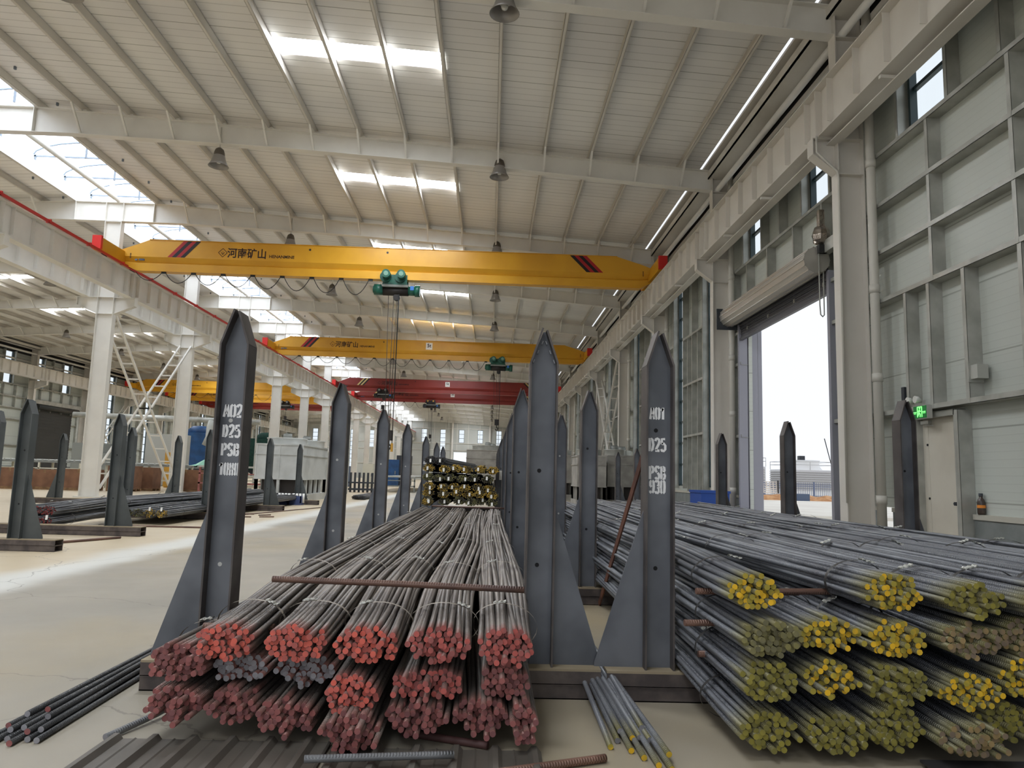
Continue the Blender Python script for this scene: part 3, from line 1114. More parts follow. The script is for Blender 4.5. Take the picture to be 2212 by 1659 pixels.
for y in (10.72, 10.92):
    mb = MB()
    mb.tube([(6.30, y, 2.49), (6.34, y, 2.49), (6.40, y, 2.47)], [0.055, 0.05, 0.025], 12)
    mb.build('lamp_head', 'clear_lens', t)
t = thing('junction_box', (6.52, 9.6, 2.66), 'grey junction box fixed on a wall stud above the plinth', 'junction box')
mb = MB(); mb.box(6.42, 6.63, 9.640, 9.664, 2.62, 2.88); mb.build('back_plate', 'galvanised', t)
mb = MB(); mb.box(6.45, 6.60, 9.50, 9.64, 2.66, 2.85); mb.build('box', 'plastic_grey', t)
mb = MB(); mb.box(6.42, 6.46, 11.2, 11.28, 2.52, 2.74)
tag(mb.build('switch_box', 'plate_dark'), 'small dark switch box on the wall stud left of the exit sign', 'switch')
t = thing('drink_bottle', (6.6, 9.78, 0.85), 'brown drink bottle with orange label standing on the plinth ledge', 'bottle')
mb = MB(); mb.lathe([(0.001, 0), (.045, .003), (.05, .03), (.05, .16), (.04, .2), (.022, .225), (.022, .25), (.001, .25)], (6.6, 9.78, .85)); mb.build('body', 'bottle_brown', t)
mb = MB(); mb.lathe([(.051, .09), (.051, .13)], (6.6, 9.78, .85)); mb.build('paper_label', 'bottle_orange', t)
mb = MB(); mb.lathe([(.001, .285), (.026, .285), (.026, .245)], (6.6, 9.78, .85)); mb.build('cap', 'plate_dark', t)

for k in range(-1, 8):
    f = FR[k]
    mb = MB()
    mb.cyl((6.36, f - 0.44, 0.12), (6.36, f - 0.44, 9.6), 0.075, 14)
    for z in (0.9, 2.9, 4.4, 6.6, 8.4):
        mb.cyl((6.36, f - 0.44, z), (6.36, f - 0.44, z + .14), 0.086, 14)
    mb.bar((6.36, f - .44, .1), (6.28, f - .44, 0.02), .14, .14)
    o = mb.build('downpipe', 'pipe_white')
    tag(o, 'white plastic downpipe beside the %s' % ('column left of the exit door' if k == 0 else 'wall column level with the camera' if k == -1 else '%s wall column beyond the exit door' % ORD[k]), 'pipe')


mb = MB()
mb.tube([(5.56, 12.14, 7.28), (5.56, 12.14, 6.98), (5.92, 12.14, 6.64), (5.935, 12.14, 6.5), (5.935, 12.14, .9)], .02, 8)
tag(mb.build('conduit_pipe', 'pipe_white'), 'thin conduit pipe running down the column left of the exit door', 'pipe')

# ------------------------------------------------------------------ cranes
def crane(Y, xl, xr, body, stripes, label, big=True, sign=None, festoon=None, group=None, lettering=True):
    root = thing('bridge_crane', ((xl + xr) / 2, Y, 8.1), label, 'crane', group)
    mb = MB()
    a, b = xl - 0.22, xr + 0.3
    st = [(a, 8.77, 8.48), (a + 0.8, 9.08, 8.13), (a + 1.22, 9.26, 8.13), (b - 1.62, 9.26, 8.13), (b - 0.75, 9.0, 8.13), (b, 8.74, 8.5)]
    sec = [(-.25, 9.26), (.25, 9.26), (.25, 8.63), (.12, 8.44), (.17, 8.42), (.17, 8.13), (-.17, 8.13), (-.17, 8.42), (-.12, 8.44), (-.25, 8.63)]
    vs = [(x, Y + p[0], min(max(p[1], zb), zt)) for x, zt, zb in st for p in sec]
    n = len(sec)
    fs = [(i * n + k, i * n + (k + 1) % n, (i + 1) * n + (k + 1) % n, (i + 1) * n + k) for i in range(len(st) - 1) for k in range(n)]
    fs += [tuple(range(n))[::-1], tuple((len(st) - 1) * n + k for k in range(n))]
    mb.add(vs, fs)
    mb.box(a + 1.22, b - 1.62, Y - .28, Y + .28, 9.255, 9.275)
    gird = mb.build('girder', body, root)
    for x in (xl, xr):
        mb = MB()
        mb.box(x - .15, x + .15, Y - 1.75, Y + 1.1, 8.36, 8.80)
        tr = mb.build('end_truck', body, root)
        for y in (Y - 1.87, Y + 1.1):
            q = MB(); q.box(x - .15, x + .15, y, y + .12, 8.40, 8.86); q.build('buffer', 'buffer_red', tr)
        for y in (Y - 1.3, Y + .7):
            q = MB(); q.cyl((x - .05, y, 8.44), (x + .05, y, 8.44), .165, 16); q.build('wheel', 'drum_dark', tr)
        q = MB()
        for i in range(4):
            q.box(x + (.36 if x == xl else -.36) - .02, x + (.36 if x == xl else -.36) + .02, Y - .262, Y - .25, 8.56 + i * .05, 8.585 + i * .05)
        q.build('bolt_row', 'stripe_black', tr)
    y = Y - 0.252
    for side, x0, sl, cols in ((0, xl + 1.67, .54, (0, 1, 0, 1)), (1, xr - 2.44, -.62, (1, 0, 1, 0))):
        for i, c in enumerate(cols):
            q = MB()
            u = x0 + .153 * i
            q.prism([(u, 8.64), (u + .153, 8.64), (u + .153 + sl, 9.25), (u + sl, 9.25)], y - .002, y, 'y')
            q.build('stripe', stripes[c], gird)
    if lettering:
        tx = xl + 3.79
        text_mesh('lettering', '河南矿山', .385, 'lettering_dark', gird, (tx, y, 8.735), bold=.008, sx=.92)
        text_mesh('lettering', 'HENANMINE', .155, 'lettering_dark', gird, (tx + 1.5, y, 8.745), bold=.004, sx=1.02)
        q = MB()
        dc = (tx - .16, 8.875)
        for i in range(4):
            p0 = (dc[0] + .16 * math.cos(i * PI / 2), y, dc[1] + .16 * math.sin(i * PI / 2))
            p1 = (dc[0] + .16 * math.cos((i + 1) * PI / 2), y, dc[1] + .16 * math.sin((i + 1) * PI / 2))
            q.bar(p0, p1, .003, .02, up=(0, 1, 0)) if False else q.bar(p0, p1, .004, .02)
        for dx, dz in ((-.06, .0), (.06, .0), (0, .05)):
            q.bar((dc[0], y, dc[1] - .07), (dc[0] + dx, y, dc[1] + dz + .02), .004, .018)
        q.build('emblem', 'lettering_dark', gird)
    for dx in (6.75, 9.55):
        q = MB(); q.cyl((xl + dx, y - .006, 9.1), (xl + dx, y + .004, 9.1), .04, 12); q.build('port', 'stripe_black', gird)
    q = MB(); q.cyl((xl + .55, y + .06, 8.52), (xl + .55, y + .04, 8.53), .05, 12); q.box(xl + .64, xl + .84, y + .04, y + .075, 8.5, 8.56)
    q.build('maker_plate', 'machine_steelblue', gird)
    if sign is not None:
        q = MB(); q.box(sign - .2, sign + .2, y - .012, y, 8.72, 9.14)
        sg = q.build('load_sign', 'tag_white', gird)
        text_mesh('lettering', '5t', .3, 'lettering_dark', sg, (sign, y - .014, 8.87), bold=.006, center=True)
    if festoon:
        q = MB()
        x0, x1, nl = festoon
        for i in range(nl):
            a_, b_ = x0 + (x1 - x0) * i / nl, x0 + (x1 - x0) * (i + 1) / nl - .12
            dp = .34 + .26 * (i / nl) if i else .3
            q.tube([(a_ + (b_ - a_) * t, Y - .1, 8.1 - dp * 4 * t * (1 - t)) for t in [j / 10 for j in range(11)]], .014, 6)
            q.box(b_ - .02, b_ + .14, Y - .13, Y - .07, 8.06, 8.13)
        q.build('festoon_cable', 'cable_black', root)
    return root


def hoist(X, Y, zh, label, cols=('hoist_green', 'hoist_face', 'drum_dark'), pendant=True):
    """Rope hoist hanging from a crane's lower flange."""
    t = thing('rope_hoist', (X, Y, 7.5), label, 'hoist')
    g, fc, dk = cols
    for dx in (-.34, .2):
        mb = MB()
        mb.tube([(X + dx, Y - .62, 8.24), (X + dx, Y - .3, 8.24)], .15, 18)
        mb.tube([(X + dx - .06, Y - .3, 8.2), (X + dx - .06, Y - .18, 8.2)], .2, 18)
        mo = mb.build('trolley_motor', g, t)
        q = MB(); q.lathe([], (0, 0, 0)) if False else q.cyl((X + dx, Y - .63, 8.24), (X + dx, Y - .62, 8.24), .085, 14)
        q.cyl((X + dx, Y - .64, 8.24), (X + dx, Y - .63, 8.24), .03, 10)
        q.build('face_plate', fc, mo)
    mb = MB()
    mb.box(X - .5, X + .38, Y - .21, Y - .18, 7.94, 8.3); mb.box(X - .5, X + .38, Y + .18, Y + .21, 7.94, 8.3)
    mb.prism([(X - .46, 8.1), (X + .34, 8.1), (X + .42, 7.92), (X - .52, 7.92)], Y - .22, Y + .22, 'y')
    mb.build('frame', g, t)
    mb = MB(); mb.box(X - .52, X + .42, Y - .26, Y + .26, 7.84, 7.92); mb.build('guard', 'machine_grey', t)
    mb = MB(); mb.cyl((X - .5, Y, 7.74), (X + .42, Y, 7.74), .17, 20); mb.build('drum', dk, t)
    mb = MB(); mb.cyl((X - .82, Y, 7.78), (X - .5, Y, 7.78), .2, 20); mb.cyl((X - .86, Y, 7.78), (X - .82, Y, 7.78), .13, 14); mb.build('gearbox', g, t)
    mb = MB(); mb.cyl((X + .42, Y, 7.76), (X + .72, Y, 7.76), .17, 18); mb.cyl((X + .66, Y, 7.76), (X + .84, Y, 7.76), .21, 18); mb.build('hoist_motor', g, t)
    mb = MB(); mb.box(X + .5, X + .63, Y - .19, Y - .17, 7.75, 7.9); mb.build('name_plate', 'label_blue', t)
    mb = MB(); mb.cyl((X + .0, Y - .09, 7.5), (X + .0, Y + .09, 7.5), .12, 16); mb.build('sheave', 'drum_dark', t)
    for dx in (-.3, -.11, .02):
        mb = MB(); mb.cyl((X + dx, Y, 7.6), (X + dx * .5 - .04, Y, zh + .3), .012, 6); mb.build('rope', 'rope', t)
    mb = MB()
    mb.box(X - .16, X + .1, Y - .08, Y + .08, zh, zh + .36)
    mb.tube([(X - .03, Y, zh), (X - .03, Y, zh - .12), (X + .05, Y, zh - .2), (X + .02, Y, zh - .3), (X - .07, Y, zh - .3), (X - .1, Y, zh - .22)], .03, 8)
    mb.build('hook_block', 'drum_dark', t)
    if pendant:
        mb = MB(); mb.tube([(X + .09, Y - .1, 7.6), (X + .09, Y - .1, 6.9), (X + .1, Y - .1, 2.2)], [.022, .022, .014], 6); mb.build('pendant_cable', 'cable_black', t)
        mb = MB(); mb.box(X + .06, X + .14, Y - .14, Y - .06, 1.9, 2.2); mb.build('pendant_control', 'machine_yellow', t)
    return t


YS, RS = ('stripe_red', 'stripe_black'), ('stripe_cream', 'stripe_black')
crane(26.3, -13.52, 5.74, 'crane_yellow', YS, 'nearest yellow overhead crane girder with black and red stripes', festoon=(-13.0, -4.5, 8))
hoist(-3.6, 26.3, 2.3, 'green rope hoist hanging under the nearest yellow crane')
crane(45.0, -13.52, 5.74, 'crane_yellow', YS, 'second yellow overhead crane, with white 5t sign, behind the nearest crane', sign=-3.98, festoon=(-13.0, -.4, 11))
hoist(.35, 45.0, 4.2, 'green rope hoist under the second yellow crane, right of its 5t sign')
crane(64.3, -13.52, 5.74, 'crane_red', RS, 'nearer and upper of the two red overhead cranes in the right aisle', sign=-3.95)
hoist(-9.5, 64.3, 6.6, 'small dark hoist near the middle columns under the nearer red crane', ('drum_dark', 'machine_grey', 'drum_dark'), False)
crane(73.0, -13.52, 5.74, 'crane_red', RS, 'farther red overhead crane, seen just below the nearer red one', sign=-3.94, festoon=(-13.0, -6.5, 6))
hoist(-6.0, 73.0, 4.6, 'dark rope hoist with yellow motors under the farther red crane', ('plate_dark', 'machine_yellow', 'drum_dark'))
crane(70.5, -33.95, -15.08, 'crane_yellow', YS, 'yellow overhead crane beyond the middle columns, nearest one in the left aisle', festoon=(-33, -21, 8))
crane(79.0, -33.95, -15.08, 'crane_yellow', YS, 'second yellow overhead crane in the left aisle, below the first')
hoist(-22.0, 79.0, 6.4, 'dark hoist under the second yellow crane of the left aisle', ('drum_dark', 'machine_grey', 'drum_dark'), False)
crane(88.0, -33.95, -15.08, 'crane_red', RS, 'red overhead crane beyond the yellow ones in the left aisle')


# ------------------------------------------------------------------ lamps
def lamp(x, y, ztop, label, src=None):
    if src is not None:
        c = copy_tree(src, Vector((x, y, 9.42)) - src.location)
        c['label'] = label
        return c
    t = thing('high_bay_lamp', (x, y, 9.42), label, 'lamp', 'bell lamps under the roof beams')
    mb = MB()
    mb.cyl((x, y, 9.93), (x, y, ztop), .014, 8)
    mb.tube([(x + .03 * math.cos(q), y, 9.955 + .03 * math.sin(q)) for q in [2 * PI * i / 10 for i in range(10)]], .008, 6, closed=True)
    mb.build('rod', 'pipe_white', t)
    mb = MB(); mb.lathe([(.001, .52), (.06, .52), (.11, .48), (.14, .39), (.15, .30)], (x, y, 9.42), 20); mb.build('cap', 'lamp_cap', t)
    mb = MB(); mb.lathe([(.15, .30), (.165, .22), (.21, .09), (.265, 0), (.274, 0), (.215, .095), (.172, .225), (.155, .30)], (x, y, 9.42), 24); mb.build('shade', 'lamp_grey', t)
    mb = MB(); mb.lathe([(.001, .08), (.05, .09), (.07, .14), (.05, .2), (.001, .22)], (x, y, 9.42), 14); mb.build('bulb', 'clear_lens', t)
    return t


rows = ((0.0, 9.95, 'over the red-ended stack', range(0, 15)), (-7.75, 10.55, 'midway to the middle columns', range(0, 15)),
        (-20.9, 10.55, 'just past the middle columns', range(2, 13)), (-28.4, 10.1, 'towards the left wall', range(3, 12)))
for x, zt, where, ks in rows:
    src = None
    for k in ks:
        c = lamp(x, FR[k] - .02, zt, 'grey bell lamp under the %s roof beam, row %s' % (ORD[k], where), src)
        src = src or c

# ------------------------------------------------------------------ rack frames
GLYPH = {   # stencil strokes on a 0.6 x 1 cell
    'A': [((.02, 0), (.24, .98)), ((.36, .98), (.58, 0)), ((.17, .32), (.43, .32))],
    '0': [((.25, .02), (.08, .12), (.05, .5), (.08, .88), (.25, .98)), ((.35, .02), (.52, .12), (.55, .5), (.52, .88), (.35, .98))],
    '1': [((.1, .72), (.3, .95)), ((.33, 0), (.33, 1))],
    '2': [((.06, .78), (.12, .93), (.3, .98), (.48, .92), (.53, .75), (.45, .55), (.1, .1)), ((.04, .05), (.56, .05))],
    '3': [((.06, .84), (.16, .96), (.36, .97), (.52, .85), (.5, .66), (.36, .54)), ((.36, .48), (.54, .36), (.52, .14), (.36, .03), (.14, .04), (.05, .17))],
    '5': [((.5, .95), (.12, .95), (.1, .55)), ((.1, .56), (.36, .6), (.53, .45), (.52, .16), (.34, .03), (.12, .05), (.05, .18))],
    '8': [((.25, .53), (.1, .64), (.1, .86), (.25, .97)), ((.35, .97), (.5, .86), (.5, .64), (.35, .53)), ((.25, .47), (.06, .36), (.06, .13), (.25, .02)), ((.35, .02), (.54, .13), (.54, .36), (.35, .47))],
    '9': [((.25, .97), (.08, .86), (.08, .6), (.25, .48)), ((.35, .97), (.53, .86), (.55, .5), (.5, .15), (.35, .03)), ((.25, .03), (.1, .08), (.07, .2))],
    'D': [((.1, 0), (.1, 1)), ((.24, .97), (.44, .86), (.54, .5), (.44, .14), (.24, .03))],
    'P': [((.1, 0), (.1, 1)), ((.22, .97), (.46, .92), (.54, .74), (.46, .55), (.22, .5))],
    'S': [((.54, .82), (.42, .96), (.2, .97), (.07, .84), (.1, .65), (.27, .55)), ((.33, .5), (.5, .38), (.54, .2), (.42, .04), (.2, .02), (.06, .16))],
    'B': [((.1, 0), (.1, 1)), ((.22, .97), (.45, .9), (.48, .7), (.36, .56), (.22, .53)), ((.22, .47), (.42, .45), (.54, .28), (.48, .08), (.22, .03))],
    '4': [((.42, 0), (.42, .26)), ((.42, .36), (.42, 1)), ((.36, .98), (.05, .3), (.56, .3))],
}


def stencil(name, lines, cx, y, parent, mt='stencil_white', wd=.0145):
    """lines: (text, baseline z, height, width)."""
    for txt, z0, h, wt in lines:
        mb = MB()
        adv = wt / len(txt)
        for i, ch in enumerate(txt):
            x0 = cx - wt / 2 + i * adv
            for st in GLYPH[ch]:
                pts = [(x0 + p[0] / .6 * adv * .82, z0 + p[1] * h) for p in st]
                L = []
                for j, p in enumerate(pts):
                    a, b = pts[max(j - 1, 0)], pts[min(j + 1, len(pts) - 1)]
                    t = Vector((b[0] - a[0], b[1] - a[1])).normalized()
                    nx, nz = -t.y * wd / 2, t.x * wd / 2
                    L.append(((p[0] + nx, p[1] + nz), (p[0] - nx, p[1] - nz)))
                vs = [(q[0], y, q[1]) for pr in L for q in pr]
                mb.add(vs, [(2 * j, 2 * j + 1, 2 * j + 3, 2 * j + 2) for j in range(len(L) - 1)])
        mb.build(name, mt, parent)


def post(root, x, y, gus, zb=.16, top=2.04, mt='post_grey', lean=0.0, holes=(1.35, .62), text=None, light=False, weld=False):
    """H-section rack post cut to a point, with a triangular gusset on side gus (-1 or +1)."""
    mb = MB()
    hw, hd, sh = .077, .075, .19
    zs = top - sh
    mb.prism([(x - hw, zb), (x + hw, zb), (x + hw, zs), (x + .006, top), (x - .006, top), (x - hw, zs)], y - .004, y + .004, 'y', 0)
    for s in (-1, 1):
        mb.box(x + s * hw - .005, x + s * hw + .005, y - hd, y + hd, zb, zs, 1)
        a, b = (x + s * hw, zs), (x + s * .012, top + (.012 if s < 0 else .0))
        dx, dz = -.010 * s * .92, -.004
        vs = [(p[0] + o[0], y + d, p[1] + o[1]) for p in (a, b) for o in ((.005 * s, .002), (-.005 * s, -.002)) for d in (-hd, hd)]
        mb.add(vs, [(0, 1, 5, 4), (2, 6, 7, 3), (0, 4, 6, 2), (1, 3, 7, 5), (0, 2, 3, 1), (4, 5, 7, 6)], 1)
    p = mb.build('post', [mt, 'flange_brown' if mt == 'post_grey' else mt], root)
    if gus:
        mb = MB()
        xb = x + gus * (hw + .005)
        mb.prism([(xb, zb), (xb + gus * .27, zb), (xb + gus * .27, zb + .02), (xb, zb + .86)], y - .005, y + .005, 'y')
        mb.build('gusset', mt, p)
    for z in holes:
        q = MB(); q.cyl((x - .012, y - .006, z), (x - .012, y - .0045, z), .012, 12)
        q.build('hole', 'hole_light' if light else 'hole_dark', p)
    if text:
        stencil('lettering', text, x, y - .0048, p)
    if weld:
        q = MB()
        for s in (-1, 1):
            for i in range(3):
                a = (x + s * (hw - .014) - s * i * .024, y - .02, zs + .004 + i * .055)
                q.bar(a, (a[0] - s * .008, a[1], a[2] + .02), .008, .006)
        q.build('weld_bead', 'weld', p)
    return p


def frame(y, posts, x0, x1, label, group, mt='post_grey', **kw):
    """A rack frame: two box-section base channels with posts welded on."""
    root = thing('rack_frame', ((x0 + x1) / 2, y, 0), label, 'storage rack', group)
    mb = MB()
    mb.box(x0, x1, y - .10, y + .10, .148, .16, 1)
    mb.box(x0, x1, y - .10, y - .092, .078, .148, 0); mb.box(x0, x1, y + .092, y + .10, .078, .148, 0)
    mb.box(x0, x1, y - .10, y + .10, .074, .082, 0)
    mb.box(x0, x1, y - .095, y - .085, 0, .074, 0); mb.box(x0, x1, y + .085, y + .095, 0, .074, 0)
    mb.box(x0, x1, y - .095, y + .095, 0, .006, 0)
    mb.build('base_beam', ['beam_brown', 'dusty_top'], root)
    for p in posts:
        post(root, p[0], y, p[1], mt=mt, **{**kw, **(p[2] if len(p) > 2 else {})})
    return root


T02 = [('A02', 1.485, .072, .108), ('D25', 1.37, .07, .105), ('PSB', 1.265, .068, .105), ('1080', 1.155, .068, .115)]
T01 = [('A01', 1.545, .068, .092), ('D25', 1.36, .075, .105), ('PSB', 1.20, .074, .1), ('930', 1.12, .074, .094)]
T04 = [('A04', 1.40, .07, .1), ('D25', 1.24, .07, .1), ('PSB', 1.08, .07, .1)]
RY = (4.25, 7.25, 10.15, 13.1)
names = ['nearest the camera', 'second along the stack', 'third along the stack', 'at the far end of the stack']
for i, y in enumerate(RY):
    frame(y, [(-1.48, -1, dict(text=T02 if i == 0 else None, light=True, top=2.09 if i == 0 else 2.04, holes=(1.465, .66) if i == 0 else (1.3, .62))),
              (.295, 1, dict(weld=(i == 0), holes=(1.23, .7)))], -1.84, .64,
          'grey steel rack frame under the red-ended bars, ' + (names[i] if i else 'post stencilled A02'), 'rack frames of the red-ended stack')
    frame(y - .02, [(.965, -1, dict(text=T01 if i == 0 else None, holes=(1.48, .7), light=(i == 2))), (4.13, 1)], .67, 4.6,
          'grey steel rack frame under the yellow-ended bars, ' + (names[i] if i else 'post stencilled A01'), 'rack frames of the yellow-ended stack')
for i, y in enumerate((17.4, 20.9, 23.7)):
    frame(y, [(-1.52, -1, dict(text=T04 if i == 0 else None)), (.27, 1)], -2.1, .64,
          'grey steel rack frame around the gold-ended bundle wall, ' + ['post stencilled A04', 'second back', 'last back'][i], 'rack frames of the gold-ended stack')
for i, y in enumerate((20.8, 23.9)):
    frame(y, [(1.0, -1), (4.15, 1)], .67, 4.6,
          'grey steel rack frame beyond the yellow-ended stack, ' + ['nearer of two', 'farther of two, pale post'][i], 'rack frames beyond the yellow-ended stack')
# across the aisle
for i, (y, ps) in enumerate(((10.35, ((-6.4, 1), (-8.45, -1))), (12.8, ((-6.36, 1), (-8.42, -1))), (17.3, ((-6.5, 1), (-8.3, -1))), (21.3, ((-6.3, 1), (-8.9, -1))), (25.6, ((-6.55, 1), (-8.9, -1))))):
    frame(y, list(ps), -9.4, -5.82, 'dark grey rack frame across the aisle, ' + ['nearest the camera', 'second from the camera', 'third from the camera', 'fourth, in front of the pale cooling tower', 'farthest, beside the blue crate'][i],
          'rack frames across the aisle', mt='post_grey_matt')
frame(22.3, [(-12.7, -1), (-10.9, 1)], -13.4, -10.2, 'dark grey rack frame across the aisle beside the cardboard boxes', None, mt='post_grey_matt')

t = [o for o in bpy.data.objects if o.get('label', '').startswith('grey steel rack frame around the gold-ended bundle wall, post')][0]
mb = MB(); mb.box(.22, .34, 17.38, 17.392, 1.08, 1.3)
tag(mb.build('paper_notice', 'tag_white'), 'white printed paper notice fixed to the post right of the gold-ended bundles', 'notice')

# ------------------------------------------------------------------ reinforcing bars
BR = 0.0134


def bar_data(pts, r=BR, n=8):
    """Bar mesh: pts is an (m, 3) array from the painted end; UV = (turn, metres along)."""
    m = len(pts)
    d = np.gradient(pts, axis=0)
    d /= np.linalg.norm(d, axis=1)[:, None]
    u = np.cross(d, (0, 0, 1.0))
    u /= np.linalg.norm(u, axis=1)[:, None]
    v = np.cross(u, d)
    q = np.arange(n) * 2 * PI / n
    ring = pts[:, None, :] + r * (np.cos(q)[None, :, None] * u[:, None, :] + np.sin(q)[None, :, None] * v[:, None, :])
    V = ring.reshape(-1, 3)
    i, k = np.meshgrid(np.arange(m - 1), np.arange(n), indexing='ij')
    k2 = (k + 1) % n
    F = np.stack([i * n + k, i * n + k2, (i + 1) * n + k2, (i + 1) * n + k], -1).reshape(-1, 4)
    s = np.concatenate([[0], np.cumsum(np.linalg.norm(np.diff(pts, axis=0), axis=1))])
    UV = np.stack([np.stack([k / n, s[i]], -1), np.stack([(k + 1) / n, s[i]], -1), np.stack([(k + 1) / n, s[i + 1]], -1), np.stack([k / n, s[i + 1]], -1)], 2).reshape(-1, 4, 2)
    return V, F, UV


def bars_mesh(name, paths, origin, mats, r=BR, n=8):
    Vs, loops, starts, totals, uvs, mi, sm = [], [], [], [], [], [], []
    off = ls = 0
    for pts in paths:
        V, F, UV = bar_data(np.asarray(pts, float), r, n)
        m = len(V)
        Vs.append(V - np.array(origin))
        loops.append((F + off).ravel()); uvs.append(UV.reshape(-1, 2))
        starts += list(range(ls, ls + 4 * len(F), 4)); totals += [4] * len(F); ls += 4 * len(F)
        mi += [0] * len(F); sm += [True] * len(F)
        for cap in (np.arange(n)[::-1], np.arange(m - n, m)):
            loops.append(cap + off); uvs.append(np.tile([[0.0, 0.0]], (n, 1)))
            starts.append(ls); totals.append(n); ls += n
            mi.append(1); sm.append(False)
        off += m
    V = np.concatenate(Vs)
    me = bpy.data.meshes.new(name)
    me.vertices.add(len(V)); me.vertices.foreach_set('co', V.ravel())
    L = np.concatenate(loops)
    me.loops.add(len(L)); me.loops.foreach_set('vertex_index', L.astype(np.int32))
    me.polygons.add(len(starts)); me.polygons.foreach_set('loop_start', starts); me.polygons.foreach_set('loop_total', totals)
    me.polygons.foreach_set('material_index', mi); me.polygons.foreach_set('use_smooth', sm)
    me.uv_layers.new(name='UVMap').data.foreach_set('uv', np.concatenate(uvs).ravel())
    for x in mats:
        me.materials.append(MATS[x])
    me.update(calc_edges=True)
    me.validate()
    return me


def hexpack(n, rng, ratio):
    """n places in the unit disc, packed in rows as for an ellipse ratio:1."""
    p = math.sqrt(PI * ratio / n * 1.10)
    for _ in range(30):
        pts = []
        rows = int(1 / (p * .87)) + 2
        for j in range(-rows, rows + 1):
            for i in range(-60, 61):
                x, z = (i + (j % 2) * .5) * p / ratio, j * p * .87
                if x * x + z * z <= 1.0:
                    pts.append((x, z))
        if len(pts) >= n:
            break
        p *= .98
    pts.sort(key=lambda q: q[0] ** 2 + q[1] ** 2)
    pts = pts[:n]
    return [(x + rng.uniform(-.035, .035), z + rng.uniform(-.06, .06)) for x, z in pts]


def smooth(t):
    t = min(max(t, 0), 1)
    return t * t * (3 - 2 * t)


class Course:
    """Centre line and half-axes of a bundle: painted end (fx, fz) at y0, resting place (rx, rz) from yr to y1."""

    def __init__(s, fx, fz, y0, rx, rz, yr, y1, a, b, ra, rb, sway=0.0, ph=0.0, bx=None):
        s.__dict__.update(locals())

    def at(s, y):
        t = smooth((y - s.y0) / (s.yr - s.y0)) if s.yr > s.y0 else 1
        x = s.fx + (s.rx - s.fx) * t + s.sway * math.sin((y - s.y0) * .8 + s.ph) * t
        if s.bx is not None:
            x += (s.bx - s.rx) * max(0, (y - s.yr) / (s.y1 - s.yr))
        z = s.fz + (s.rz - s.fz) * t
        return x, z, s.a + (s.ra - s.a) * t, s.b + (s.rb - s.b) * t


